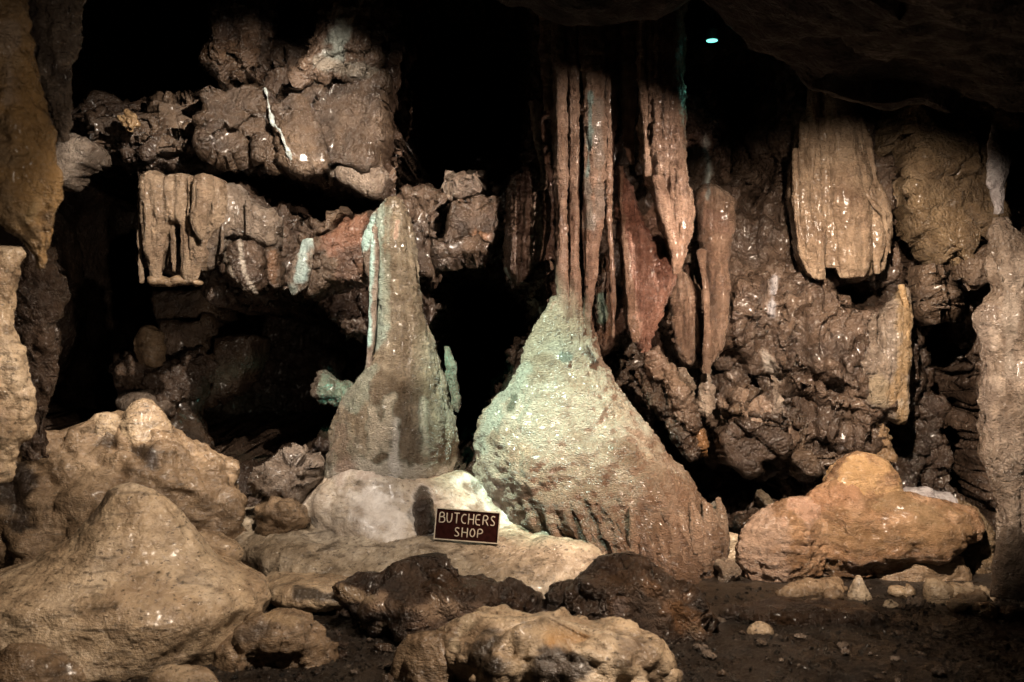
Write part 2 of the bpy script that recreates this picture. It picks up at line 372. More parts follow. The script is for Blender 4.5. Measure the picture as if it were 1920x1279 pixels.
# ------------------------------------------------------------------ the setting
def grid_mesh(xs, zs):
    A, B = np.meshgrid(xs, zs); n, m_ = len(xs), len(zs)
    i, j = np.meshgrid(np.arange(m_ - 1), np.arange(n - 1), indexing='ij')
    q = np.stack([(i * n + j).ravel(), (i * n + j + 1).ravel(), ((i + 1) * n + j + 1).ravel(), ((i + 1) * n + j).ravel()], 1)
    return A, B, q
NY = 5.4
A, B, q = grid_mesh(np.arange(-3.9, 3.9, .0105), np.arange(-.25, 3.7, .0105))
u = 960 + A / NY * F; v = 639.5 + (CZ - B) / NY * F
P2 = np.stack([A.ravel(), B.ravel(), np.zeros(A.size)], 1)
warp = np.stack([fbm(P2 * 1.6, 3, 91), fbm(P2 * 1.6, 3, 92), np.zeros(A.size)], 1)
jag = (fbm(P2 * 3.5, 4, 33) * 26).reshape(A.shape)
y = 5.62 + (.13 * fbm(P2 * .9, 3, 1)).reshape(A.shape)
brk = 1 - .8 * sstep(1150, 1300, u)                     # broken rock on the left, flowstone-coated on the right
y += brk * ((.16 * facets((P2 + .25 * warp) * 2.6, 3, 2)).reshape(A.shape) + (.035 * facets((P2 + .2 * warp) * 7.5, 5, 2)).reshape(A.shape))
y += (1 - brk) * (.16 * fbm((P2 + .2 * warp) * np.array([2.6, 1.5, 1]), 3, 8) + .035 * fbm((P2 + .3 * warp) * np.array([9, 4, 1]), 2, 9, 'b')).reshape(A.shape)
y -= (.035 * fbm((P2 + .2 * warp) * 5, 4, 7, 'r')).reshape(A.shape)
def cav(poly, depth, soft=30):
    global y
    d = poly_sdf(chaikin(poly, 1), u, v) + jag
    y = y + depth * sstep(0, soft, d)
def bulge(poly, amount, soft=80):
    global y
    y = y - amount * sstep(0, soft, poly_sdf(chaikin(poly, 1), u, v) + jag)
bulge([(1260, 480), (1480, 470), (1700, 560), (1720, 760), (1600, 900), (1380, 900), (1290, 760)], .28, 90)
bulge([(1150, -300), (2500, -300), (2500, 1200), (1330, 1200), (1330, 900), (1240, 700), (1140, 500)], .27, 90)
rb = fbm(np.stack([A.ravel() * 7 + .8 * warp[:, 0], B.ravel() * .9, 0 * A.ravel()], 1), 3, 61, 'r').reshape(A.shape)
y = y - .06 * rb * sstep(1180, 1320, u) - .03 * rb * sstep(1180, 800, u)
bulge([(1690, 250), (1900, 240), (1900, 480), (1790, 540), (1700, 420)], .25, 40)
cav([(-400, 200), (60, 200), (150, 270), (255, 300), (262, 540), (690, 560), (690, 900), (-400, 900)], 3.6, 40)       # cavern, left
cav([(795, 500), (880, 482), (945, 520), (1015, 600), (960, 700), (900, 900), (790, 900)], 5, 40)    # arch between the columns
cav([(722, -200), (1000, -200), (1015, 210), (985, 310), (930, 335), (840, 315), (780, 345), (722, 360)], 7, 30)   # upper void
cav([(-200, -200), (400, -200), (390, 170), (150, 190), (-200, 200)], 2.5, 60)
cav([(165, 292), (400, 300), (560, 306), (600, 345), (690, 350), (700, 400), (560, 410), (500, 345), (170, 330)], .9, 16)
cav([(1300, 60), (1490, 60), (1500, 330), (1470, 400), (1400, 420), (1330, 330)], 1.3, 110)
cav([(1185, 690), (1240, 700), (1360, 870), (1480, 885), (1480, 960), (1300, 960), (1230, 830)], .8, 30)
cav([(1500, 520), (1660, 515), (1660, 575), (1600, 590), (1530, 570)], .5, 25)
cav([(1660, 400), (1720, 400), (1760, 470), (1745, 560), (1690, 545)], .7, 25)
cav([(1735, 585), (1830, 590), (1850, 860), (1880, 1000), (1780, 940), (1740, 760)], 1.2, 25)
cav([(1370, 690), (1440, 690), (1450, 740), (1390, 745)], .15, 20)
cav([(1380, 510), (1270, 520), (1290, 640), (1320, 640)], .25, 30)
y = np.minimum(y, 12.5)
V = np.stack([A.ravel(), y.ravel(), B.ravel()], 1)
Qn = np.stack([fbm(V * 4, 3, 41), np.zeros(len(V)), fbm(V * 4, 3, 43)], 1); V = V + Qn * .05
wall_m = M(V, q).disp([('f', 4.5, .04, 2), ('v', 7, .03), ('v', 18, .010), ('f', 16, .005, 2), ('b', 45, .003, 2)], 50)
uu, vv = wall_m.px()
wall_m.paint([([(1322, 255), (1330, 320), (1328, 385)], 8, (.5, .58, .56), .9),
              ([(1452, 525), (1446, 590)], 10, (.42, .42, .46), .8), ([(1430, 660), (1455, 710), (1462, 770)], 12, (.40, .36, .32), .8),
              ([(1400, 760), (1370, 830), (1450, 820)], 50, (.26, .18, .13), .7),
              ([(990, 350), (985, 440)], 30, (.13, .09, .065), .5)], 3)
cave_wall = build('cave_wall', wall_m, WALL); cave_wall['kind'] = 'structure'

# floor
xs = np.concatenate([np.arange(-4.2, -2.3, .04), np.arange(-2.3, 2.3, .011), np.arange(2.3, 4.2, .04)])
ys = np.concatenate([np.arange(.2, 2.9, .05), np.arange(2.9, 5.2, .011), np.arange(5.2, 8.8, .03)])
A, B, q = grid_mesh(xs, ys)
P2 = np.stack([A.ravel(), B.ravel(), np.zeros(A.size)], 1)
z = .03 * fbm(P2 * 1.3, 3, 11) + .012 * fbm(P2 * 6, 4, 12) + .006 * fbm(P2 * 22, 3, 13, 'b')
z = z.reshape(A.shape) + .05 * sstep(4.9, 5.6, B) + .10 * sstep(-1.2, -2.2, A) * sstep(3.6, 4.4, B)
gru = 960 + A / B * F; grv = 639.5 + CZ / B * F
flat = sstep(1060, 1180, gru) * sstep(1170, 1130, grv); z = z * (1 - .75 * flat)
fl = M(np.stack([A.ravel(), B.ravel(), z.ravel()], 1), q)
fl.paint([([(1250, 1112), (1560, 1112)], 34, (.17, .115, .07), .75), ([(1120, 1130), (1500, 1140)], 26, (.12, .08, .05), .6), ([(1050, 1210), (1500, 1230)], 60, (.085, .062, .046), .7)], 5)
cave_floor = build('cave_floor', fl, DIRT); cave_floor['kind'] = 'structure'
FX, FY, FZ = xs, ys, z
def floor_z(x, yv):
    i = np.clip(np.searchsorted(FX, x), 0, len(FX) - 1); j = np.clip(np.searchsorted(FY, yv), 0, len(FY) - 1); return FZ[j, i]

# ceiling: a low lip over the near part, a high roof behind it
A, B, q = grid_mesh(np.arange(-4.2, 4.2, .022), np.arange(.3, 9.0, .022))
lip = [(-1200, -900), (500, -260), (720, -60), (950, 18), (1100, 58), (1230, 52), (1300, 12), (1400, 92), (1530, 163), (1740, 192), (1900, 225), (2600, 260)]
LY = 4.15; lx = [(a - 960) / F * LY for a, _ in lip]; lz = [CZ - (b - 639.5) / F * LY for _, b in lip]
P2 = np.stack([A.ravel(), B.ravel(), np.zeros(A.size)], 1)
edge = LY + (.22 * fbm(P2 * 1.7, 3, 21)).reshape(A.shape)
near = np.interp(A, lx, lz) + .05 * np.clip(LY - B, 0, 9) + .0
st = sstep(-.04, .07, B - edge)
z = near * (1 - st) + st * (3.35 + .12 * (B - LY))
z += (.06 * fbm(P2 * 2, 4, 22)).reshape(A.shape) + (.05 * facets((P2 + .1) * np.array([2.2, 4.5, 1]), 23, 2)).reshape(A.shape)
V = np.stack([A.ravel(), B.ravel(), z.ravel()], 1)
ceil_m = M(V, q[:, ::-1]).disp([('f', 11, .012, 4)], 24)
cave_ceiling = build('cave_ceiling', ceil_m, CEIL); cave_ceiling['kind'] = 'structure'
# side walls close the chamber
for nm, sx in (('cave_wall_left', -1), ('cave_wall_right', 1)):
    A, B, q = grid_mesh(np.arange(.2, 9, .05), np.arange(-.3, 4, .05))
    P2 = np.stack([A.ravel(), B.ravel(), np.full(A.size, sx * 9.)], 1)
    xw = sx * (3.3 + .3 * fbm(P2 * .8, 3, 30) + .1 * facets(P2 * 2, 31, 2))
    o = build(nm, M(np.stack([xw, A.ravel(), B.ravel()], 1), q if sx < 0 else q[:, ::-1]).disp([('f', 5, .04, 4)], 32), WALL); o['kind'] = 'structure'

def block(poly, Y, tf, mat=BLOCK, seed=0, tilt=(0, 0), R=.018, name='rock_block', paints=None):
    m = pillow(poly, Y, tf, .25, R, .009, 0, [('c', 2.6, .08), ('c', 6, .03), ('f', 9, .006), ('r', 24, .002, 3)], seed, None, .02, tilt, 9)
    if paints: m.paint(paints, seed)
    o = build(name, m, mat); o.parent = cave_wall; return o
# upper left: broken limestone blocks of the wall
block([(398, 165), (440, 160), (500, 185), (530, 240), (536, 262), (480, 262), (455, 292), (428, 300), (405, 285), (398, 240)], 5.35, .10, seed=1, tilt=(.1, .15))
block([(545, 150), (620, 158), (713, 150), (714, 250), (712, 318), (690, 335), (640, 322), (575, 330), (548, 300), (530, 255), (520, 200)], 5.3, .12, seed=2, tilt=(-.05, .2))
block([(300, 185), (385, 170), (392, 250), (388, 275), (330, 262), (300, 250)], 5.5, .08, seed=3, tilt=(.1, .2))
block([(170, 218), (290, 205), (310, 250), (390, 282), (300, 290), (180, 262)], 5.45, .06, seed=4)
block([(480, 262), (520, 255), (548, 300), (545, 315), (495, 300)], 5.3, .08, seed=5)
block([(630, 325), (700, 320), (712, 350), (690, 352)], 5.28, .06, GREY, seed=6)
block([(100, 330), (140, 270), (170, 285), (150, 310), (110, 350)], 5.2, .06, GREY, seed=7)
# between the two columns
block([(792, 412), (832, 362), (838, 368), (815, 452), (812, 460)], 5.3, .05, seed=11, tilt=(.2, 0), R=.02)
block([(822, 452), (845, 372), (900, 362), (945, 372), (948, 420), (925, 462), (915, 480), (870, 478), (826, 488)], 5.3, .10, seed=12, tilt=(-.1, .1))
block([(830, 352), (842, 325), (870, 316), (908, 322), (905, 338), (870, 356)], 5.32, .07, GREY, seed=13)
block([(880, 430), (920, 440), (918, 458), (885, 452)], 5.22, .04, BLOCK, seed=14, paints=[([(900, 445)], 24, (.24, .13, .075), .7)])
block([(975, 520), (1020, 500), (1040, 540), (1035, 595), (1008, 598), (985, 570)], 5.2, .08, seed=15)
block([(870, 470), (910, 462), (925, 478), (900, 490), (875, 486)], 5.28, .04, BLOCK, seed=16)
# right wall: broken faces low down
for k, (pl, YY, t) in enumerate([([(1345, 810), (1390, 760), (1470, 770), (1460, 850), (1400, 880), (1355, 860)], 5.15, .10), ([(1360, 760), (1410, 745), (1420, 770), (1370, 790)], 5.12, .06),
        ([(1270, 600), (1330, 595), (1335, 660), (1290, 670)], 5.25, .06), ([(1480, 850), (1560, 830), (1600, 880), (1500, 890)], 5.15, .10), ([(1410, 700), (1450, 690), (1460, 740), (1420, 745)], 5.2, .05)]):
    block(pl, YY, t, BLOCK if k % 2 else WALL, seed=30 + k)
block([(1690, 100), (1780, 90), (1900, 100), (1862, 260), (1862, 334), (1800, 336), (1745, 322), (1702, 330)], 4.95, .10, YELLOW, seed=41, tilt=(0, .15))
block([(1702, 318), (1745, 312), (1800, 328), (1870, 322), (1870, 400), (1830, 440), (1800, 500), (1775, 470), (1735, 430), (1702, 390)], 4.95, .10, YELLOW, seed=42, tilt=(0, .1))
block([(1735, 505), (1775, 505), (1778, 575), (1755, 583), (1745, 550)], 5.0, .08, BLOCK, seed=43)
block([(1800, 490), (1850, 470), (1855, 525), (1815, 530)], 4.9, .07, BLOCK, seed=44)

# ------------------------------------------------------------------ the two great stalagmites
RIP = [('f', 4, .016), ('r', 14, .006, 3), ('b', 45, .005, 2)]
# tall one, left
body = loft([(372, 722, 742), (380, 712, 752), (395, 706, 762), (430, 704, 774), (480, 704, 783), (540, 706, 788), (590, 706, 796), (640, 702, 812), (670, 694, 824), (700, 676, 832),
             (740, 652, 840), (780, 632, 848), (820, 619, 854), (850, 613, 857), (885, 616, 852), (905, 622, 840)], 4.92, .85, n=130, step=.007, disp=[('f', 3.5, .022), ('v', 16, .010), ('b', 34, .007, 3)], seed=101, lobes=.05)
body.paint([([(712, 400), (712, 520), (706, 640)], 24, (.42, .53, .45), .75), ([(690, 700), (660, 760)], 26, (.30, .34, .27), .6), ([(744, 415), (740, 445)], 8, (.62, .38, .28), .8), ([(728, 390), (725, 600)], 10, (.36, .36, .27), .5),  # mint light painted on the upper left, outside the lamp's beam
            ([(745, 790), (740, 900)], 14, (.8, .74, .66), .95), ([(700, 770), (705, 850)], 18, (.60, .50, .38), .85), ([(790, 750), (800, 850)], 14, (.62, .53, .41), .85), ([(730, 750), (722, 840)], 14, (.64, .54, .41), .8), ([(630, 884), (850, 880)], 26, (.62, .55, .45), .95),
            ([(640, 800), (640, 870)], 26, (.22, .11, .07), .7), ([(690, 720), (650, 740)], 22, (.30, .31, .25), .5), ([(820, 700), (840, 800)], 8, (.5, .36, .25), .6)], 1)
strand = tube([W(703, 425, 4.84), W(702, 500, 4.82), W(699, 580, 4.82), W(695, 650, 4.83), W(690, 700, 4.86)], [.014, .026, .020, .018, .012], 16, 3, [('f', 12, .006)])
strand.paint([([(698, 440), (690, 640)], 9, TEAL_LIT, .9)], 2)  # teal light on the strand, put into its colour
arm = pillow([(672, 460), (700, 400), (712, 385), (722, 400), (706, 440), (700, 540), (693, 560), (688, 500)], 4.98, .05, .10, .03, .006, 2, [('f', 14, .008), ('b', 40, .004, 2)], 103)
arm.paint([([(680, 460), (700, 410)], 14, TEAL_LIT, .8)], 2)  # web gets the same painted teal light
thing('stalagmite', 'tall bottle-shaped brown stalagmite with white streaks above the maroon sign', 'stalagmite',
      [('body', body, STAL), ('side_strand', strand, GREY), ('top_web', arm, GREY)])
# great cone
def cflute(T, Z):
    k = sstep(.50, .10, Z) * sstep(-.1, .55, np.cos(T - .85) * 1.0 + 0 * Z)
    q = np.stack([np.cos(T).ravel() * 9, np.sin(T).ravel() * 9, Z.ravel() * .9], 1)
    return .17 * k * fbm(q, 2, 77, 'r').reshape(T.shape)
def conerows():
    return [(560, 1036, 1098), (580, 1026, 1102), (600, 1012, 1108), (640, 992, 1122), (680, 981, 1136), (696, 970, 1146), (705, 962, 1152), (730, 945, 1168), (755, 922, 1185), (780, 904, 1203), (810, 893, 1225), (850, 889, 1253),
            (880, 890, 1273), (920, 898, 1302), (960, 910, 1325), (1000, 925, 1341), (1040, 945, 1349), (1070, 965, 1347), (1088, 985, 1338), (1100, 1000, 1325)]
cone = loft(conerows(), 4.92, .82, n=260, step=.0065, disp=[('f', 3, .030), ('b', 13, .012, 3), ('f', 24, .006, 3), ('b', 55, .005, 2)], seed=110, lobes=.035, flute=cflute)
cone.paint([([(1060, 670)], 16, (.10, .16, .14), .8), ([(1100, 645), (1115, 680)], 16, (.07, .06, .05), .9), ([(962, 745), (955, 765)], 9, (.13, .13, .09), .9), ([(1085, 905), (1130, 910)], 34, (.21, .125, .08), .7),
            ([(1010, 650), (1090, 650)], 20, (.55, .44, .34), .5), ([(1000, 780), (1100, 790), (1150, 830)], 80, (.62, .55, .44), .6), ([(1190, 1000), (1330, 1030)], 75, (.17, .098, .058), .85),
            ([(1000, 930), (1150, 960), (1290, 930)], 70, (.29, .19, .13), .65), ([(985, 700), (925, 765), (900, 830)], 22, (.50, .56, .47), .6), ([(1160, 720), (1240, 840)], 14, (.50, .57, .49), .5),  # greenish flank edges: mint lamp light put into the colour
            ([(1010, 690), (1130, 688)], 8, (.30, .19, .13), .7)], 4)
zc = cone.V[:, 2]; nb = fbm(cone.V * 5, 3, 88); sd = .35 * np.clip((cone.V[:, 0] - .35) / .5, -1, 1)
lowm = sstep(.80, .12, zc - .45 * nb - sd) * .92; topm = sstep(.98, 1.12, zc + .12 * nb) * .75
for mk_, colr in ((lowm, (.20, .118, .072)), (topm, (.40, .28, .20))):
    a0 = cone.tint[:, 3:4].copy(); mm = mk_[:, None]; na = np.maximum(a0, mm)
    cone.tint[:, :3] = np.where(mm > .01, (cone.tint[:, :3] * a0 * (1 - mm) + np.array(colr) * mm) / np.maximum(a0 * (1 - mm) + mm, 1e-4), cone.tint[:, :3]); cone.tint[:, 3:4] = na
drips = []
rg = random.Random(5)
for k in range(15):
    a = .12 + k * .098 + rg.uniform(-.03, .03); rr = .535 + rg.uniform(-.02, .012)
    x0 = .493 + rr * math.cos(a); yy = 4.92 - rr * .82 * math.sin(a)
    h1 = rg.uniform(.12, .26); h0 = rg.uniform(-.01, .03); r = rg.uniform(.018, .030)
    drips.append(('drip', tube([(x0 * .985, yy + .02, h1 + .10), (x0, yy, h1), (x0 + .004, yy - .008, (h0 + h1) / 2), (x0, yy + .004, h0)], [r * .5, r, r * 1.15, r * .6], 14, k, [('f', 16, .010), ('b', 50, .004, 2)]).paint([([(960, 1000), (1360, 1080)], 400, (.29, .185, .122), .8)], k), CONE))
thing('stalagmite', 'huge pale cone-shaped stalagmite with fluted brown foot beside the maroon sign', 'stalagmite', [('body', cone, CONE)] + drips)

# columns standing on the cone
CW = [('f', 5, .012), ('v', 24, .004), ('h', 30, .003), ('b', 40, .004, 2)]
cA = loft([(-200, 1034, 1060), (95, 1035, 1061), (180, 1038, 1064), (300, 1040, 1063), (420, 1042, 1063), (520, 1043, 1065), (570, 1042, 1071), (600, 1038, 1076), (640, 1036, 1078)], 4.88, .95, n=40, step=.008, disp=CW, seed=121, lobes=.08)
cB = loft([(-200, 1060, 1090), (95, 1060, 1090), (180, 1067, 1089), (300, 1068, 1088), (420, 1067, 1087), (520, 1067, 1087), (570, 1063, 1090), (605, 1060, 1094), (640, 1058, 1096)], 4.89, .95, n=40, step=.008, disp=CW, seed=122, lobes=.08)
cC = loft([(-200, 1086, 1138), (95, 1086, 1138), (180, 1096, 1134), (260, 1097, 1136), (340, 1095, 1134), (430, 1093, 1128), (500, 1093, 1121), (560, 1094, 1113), (600, 1094, 1110), (618, 1091, 1112), (645, 1088, 1114)], 4.86, .7, n=48, step=.008, disp=CW, seed=123, lobes=.10)
cC.paint([([(1107, 175), (1106, 230), (1102, 330)], 6, (.28, .42, .39), .85), ([(1100, 330), (1106, 420)], 12, (.22, .24, .215), .5), ([(1120, 200), (1125, 400)], 12, (.22, .18, .15), .5)], 6)
cD = loft([(-200, 1130, 1152), (110, 1130, 1152), (250, 1136, 1150), (340, 1137, 1148), (420, 1138, 1147)], 4.90, .9, n=24, step=.008, disp=CW, seed=124)
back = pillow([(1022, -200), (1160, -200), (1162, 140), (1150, 260), (1140, 330), (1130, 200), (1095, 190), (1060, 240), (1040, 330), (1030, 200)], 4.98, .06, .1, .04, .008, 2, [('v', 30, .012), ('f', 8, .012)], 125)
thing('limestone_column', 'tall pinkish fluted column of joined strands standing on the huge cone', 'column',
      [('strand', cA, PINK), ('strand', cB, PINK), ('strand', cC, PINK), ('strand', cD, PINK), ('backing_sheet', back, PINK)])
s = loft([(-200, 1008, 1044), (60, 1012, 1042), (120, 1014, 1040), (160, 1016, 1040), (195, 1019, 1038), (206, 1022, 1035)], 4.95, .9, n=32, step=.007, disp=CW, seed=126)
thing('stalactite', 'short blunt-ended stalactite hanging left of the tall pinkish column', 'stalactite', [('stalactite', s, PINK)])
s = tube([W(1002, 190, 5.1), W(1008, 260, 5.1), W(1018, 310, 5.1), W(1020, 350, 5.1)], [.03, .022, .012, .026], 14, 4, [('f', 12, .008)])
thing('stalactite', 'thin brown drip with knobbed end behind the tall pinkish column', 'stalactite', [('stalactite', s, GREY)])

# curtains right of the columns
def curtain(poly, Y, tf, tb, mat_seed, R=.06, ridge=.018, fs=34, extra=(), smooth=2):
    f = lambda a, b, d: ridge * fbm(np.stack([a.ravel() * fs + .35 * b.ravel(), np.full(a.size, mat_seed * 3.), b.ravel() * 1.6], 1), 3, mat_seed, 'r').reshape(a.shape)
    return pillow(poly, Y, tf, tb, R, .0065, smooth, [('f', 6, .012), ('b', 36, .005, 3)] + list(extra), mat_seed, f, .010)
c1 = curtain([(1192, -200), (1284, -200), (1284, 135), (1284, 240), (1286, 330), (1303, 385), (1301, 430), (1287, 480), (1272, 518), (1263, 508), (1254, 462), (1236, 425), (1226, 372), (1206, 322), (1196, 260)], 4.80, .14, .10, 131, .09)
rib = [('fold', loft([(-150, 1196, 1212), (150, 1200, 1212), (250, 1203, 1216), (330, 1208, 1222)], 4.70, 1, n=20, disp=CW, seed=5), PINK), ('fold', loft([(-150, 1252, 1276), (140, 1258, 1276), (260, 1260, 1280), (360, 1266, 1286), (430, 1272, 1288), (505, 1266, 1276)], 4.68, 1, n=24, disp=CW, seed=6), PINK),
       ('fold', loft([(330, 1222, 1246), (400, 1236, 1262), (460, 1255, 1274), (512, 1263, 1275)], 4.67, .9, n=24, disp=CW, seed=7), PINK)]
thing('drapery', 'broad glistening pink-brown stone curtain tapering to a point', 'stone drapery', [('sheet', c1, PINK)] + rib)
c2 = curtain([(1152, 300), (1166, 312), (1186, 360), (1212, 440), (1246, 440), (1266, 490), (1262, 540), (1246, 575), (1232, 592), (1222, 640), (1206, 668), (1188, 648), (1172, 610), (1163, 520), (1156, 410)], 4.98, .10, .08, 132, .06)
c2.paint([([(1180, 540), (1195, 620)], 14, (.55, .38, .30), .7), ([(1190, 460), (1185, 520)], 14, (.40, .27, .22), .5)], 8)
thing('drapery', 'reddish folded stone curtain between the column and the pink-brown curtain', 'stone drapery',
      [('sheet', c2, RED), ('fold', loft([(312, 1158, 1168), (420, 1166, 1180), (520, 1172, 1190), (600, 1178, 1196), (640, 1186, 1198)], 4.90, .9, n=22, disp=CW, seed=8), PINK),
       ('fold', loft([(455, 1222, 1240), (520, 1232, 1256), (570, 1226, 1246), (610, 1218, 1230), (660, 1204, 1212)], 4.90, .9, n=26, disp=CW + [('b', 20, .012, 3)], seed=9), RED)])
s = tube([W(1142, 415, 4.92), W(1148, 500, 4.92), W(1150, 560, 4.92), W(1150, 635, 4.92)], [.010, .014, .016, .006], 12, 5, [('f', 15, .006)])
thing('stalactite', 'thin red stone rod hanging beside the tall pinkish column', 'stalactite', [('stalactite', s, PINK)])
s = loft([(-200, 1150, 1196), (130, 1160, 1192), (220, 1165, 1192), (270, 1166, 1190), (295, 1176, 1190), (308, 1182, 1190)], 4.95, .9, n=30, disp=CW, seed=133)
thing('stalactite', 'short grey-brown stalactite with broken end above the reddish curtain', 'stalactite', [('stalactite', s, PINK)])
s = pillow([(1118, 480), (1140, 470), (1146, 560), (1144, 640), (1130, 665), (1114, 630)], 5.08, .06, .10, .05, .007, 2, [('f', 10, .02), ('b', 40, .006, 3)], 134)
s.paint([([(1126, 560), (1128, 600)], 10, (.12, .2, .16), .7)], 3)
thing('rock', 'dark greenish rough rock wedged behind the tall pinkish column', 'rock', [('rock', s, DARK)])
c3 = curtain([(1300, 370), (1318, 345), (1350, 350), (1376, 375), (1378, 420), (1366, 470), (1368, 560), (1362, 640), (1335, 690), (1318, 690), (1322, 620), (1326, 560), (1318, 500), (1308, 450)], 5.05, .14, .12, 135, .08)
c3.paint([([(1328, 350), (1326, 375)], 9, (.45, .52, .5), .8), ([(1330, 400), (1350, 420)], 30, (.27, .17, .13), .6)], 8)
thing('drapery', 'brown rippled stone curtain with pale green streak above its pink head', 'stone drapery', [('sheet', c3, PINK), ('fold', loft([(470, 1308, 1322), (540, 1316, 1330), (620, 1322, 1334), (700, 1318, 1332)], 4.97, .9, n=20, disp=CW, seed=10), PINK)])
s = loft([(690, 1316, 1330), (716, 1320, 1332), (735, 1312, 1335), (760, 1306, 1340), (778, 1312, 1338), (784, 1318, 1332)], 5.08, .9, n=40, disp=[('f', 9, .03), ('b', 26, .012, 3)], seed=136)
s.paint([([(1322, 740), (1328, 770)], 16, (.42, .33, .26), .7)], 2)
thing('stalactite', 'stubby pale knob of calcite hanging under the brown rippled curtain', 'stalactite', [('stalactite', s, GREY)])
s = loft([(690, 1270, 1290), (715, 1275, 1305), (740, 1282, 1306), (752, 1288, 1300)], 5.1, .9, n=28, disp=[('f', 9, .03), ('b', 26, .012, 3)], seed=137)
thing('stalactite', 'small grey lump of calcite beside the stubby pale knob', 'stalactite', [('stalactite', s, GREY)])
s = pillow([(1300, 810), (1322, 805), (1334, 838), (1328, 862), (1306, 848)], 5.16, .05, .2, .05, .006, 1, [('c', 9, .03), ('f', 12, .02)], 138)
s.paint([([(1316, 835)], 40, (.22, .11, .045), .8)], 2)
thing('rock', 'small orange rock in the dark cleft right of the huge cone', 'rock', [('rock', s, WALL)])
for k, pts in enumerate([[(1222, 660), (1245, 705), (1275, 760), (1300, 800)], [(1205, 690), (1235, 740), (1262, 790), (1300, 850)]]):
    s = tube([W(a, b, 5.08 + .06 * k) for a, b in pts], [.03, .05, .045, .03], 28, 20 + k, [('f', 7, .06), ('r', 18, .02, 3)])
    thing('rock', ['reddish ridge of rock slanting down from the foot of the reddish curtain', 'dark ridge of rock slanting along the flank of the huge cone'][k], 'rock', [('rock', s, [WALL, DARK][k])])

# great tan drapery on the right wall
TW = [('f', 6, .010), ('v', 34, .005), ('b', 40, .003, 2)]
def tanfold(a, b, d):
    x_ = 960 + a / 5.02 * F; z_ = 639.5 + (CZ - b) / 5.02 * F
    wv = 14 * np.sin(z_ / 70.) + 10 * fbm(np.stack([a.ravel() * 3, b.ravel() * 3, 0 * a.ravel()], 1), 2, 8).reshape(a.shape)
    fld = np.abs(np.sin((x_ + wv - (z_ - 200) * .12) / 15.)) ** .6
    return .065 * fld + .07 * np.exp(-((x_ - 1592 - .05 * (z_ - 380)) / 34.) ** 2) * sstep(230, 330, z_)
sheet = pillow([(1526, 178), (1532, 40), (1592, 40), (1602, 205), (1622, 262), (1640, 330), (1660, 380), (1664, 440), (1652, 512), (1644, 508), (1634, 450), (1630, 516), (1612, 526), (1588, 520), (1577, 508), (1574, 470), (1566, 492), (1547, 505), (1543, 450), (1540, 528), (1532, 524), (1527, 470), (1522, 520), (1514, 512), (1500, 470), (1490, 420), (1484, 360), (1492, 300), (1508, 215)],
               5.09, .07, .22, .05, .006, 0, [('f', 5, .014), ('v', 34, .006), ('b', 40, .003, 2)], 141, tanfold, .006)
lob = [loft(r_, Y_, d_, n=56, step=.008, disp=TW, seed=142 + k, lobes=.09) for k, (r_, Y_, d_) in enumerate([
    ([(60, 1544, 1584), (180, 1546, 1592), (280, 1552, 1608), (340, 1556, 1618), (400, 1560, 1625), (450, 1566, 1629), (500, 1572, 1627), (519, 1580, 1618)], 4.93, .75),
    ([(60, 1530, 1556), (230, 1532, 1562), (320, 1536, 1568), (400, 1542, 1574), (460, 1546, 1577), (500, 1547, 1575)], 4.95, .75),
    ([(120, 1518, 1540), (235, 1512, 1534), (330, 1516, 1540), (420, 1522, 1545), (480, 1527, 1546), (524, 1534, 1545)], 4.94, .85),
    ([(230, 1500, 1520), (300, 1496, 1514), (400, 1500, 1522), (450, 1508, 1530), (490, 1514, 1532), (520, 1524, 1534)], 4.95, .85),
    ([(280, 1488, 1500), (380, 1484, 1502), (440, 1492, 1512), (480, 1502, 1520), (512, 1514, 1524)], 4.97, .85),
    ([(230, 1596, 1612), (300, 1608, 1626), (370, 1620, 1644), (430, 1628, 1658), (470, 1632, 1656), (512, 1640, 1648)], 4.96, .75)])]
fr = tube([W(1622, 360, 4.9), W(1640, 385, 4.88), W(1656, 400, 4.9), W(1664, 440, 4.93), W(1668, 475, 4.95)], [.008, .013, .012, .009, .005], 12, 8, [('f', 20, .006)])
thing('drapery', 'large tan stone drapery with long rounded folds on the right wall', 'stone drapery',
      [('sheet', sheet, TAN)] + [('fold', l, TAN) for l in lob] + [('fringe', fr, TAN)])
s = curtain([(1640, 592), (1672, 560), (1700, 525), (1706, 600), (1703, 720), (1700, 770), (1688, 802), (1672, 792), (1660, 770), (1640, 766), (1614, 758), (1606, 700), (1622, 640)], 5.0, .10, .12, 151, .07, .02, 24)
s.paint([([(1696, 560), (1698, 680), (1690, 790)], 22, (.30, .19, .09), .8), ([(1650, 740), (1630, 720)], 30, (.33, .26, .17), .6), ([(1690, 755)], 10, (.55, .46, .36), .7)], 4)
k1 = loft([(535, 1686, 1694), (560, 1688, 1702), (590, 1696, 1705), (640, 1700, 1704)], 4.90, .8, n=20, disp=TW, seed=152)
k2 = loft([(590, 1634, 1644), (615, 1630, 1648), (650, 1632, 1646), (670, 1622, 1650), (700, 1612, 1644)], 4.92, .8, n=24, disp=[('b', 14, .02, 3)], seed=153)
thing('drapery', 'amber and grey flowstone apron with toothed hem below the tan drapery', 'stone drapery', [('sheet', s, GREY), ('rim', k1, AMBER), ('fold', k2, GREY)])
s = loft([(232, 1858, 1866), (260, 1854, 1876), (300, 1852, 1892), (340, 1850, 1886), (370, 1856, 1880), (398, 1868, 1878)], 4.45, .7, n=44, disp=[('f', 8, .014), ('b', 30, .005, 2)], seed=154)
s.paint([([(1882, 288)], 6, (.06, .05, .05), .9)], 2)  # dark spot painted for the shade of a small hole
thing('stalactite', 'lilac-white spindle-shaped stalactite above the grey column', 'stalactite', [('stalactite', s, GREYW)])
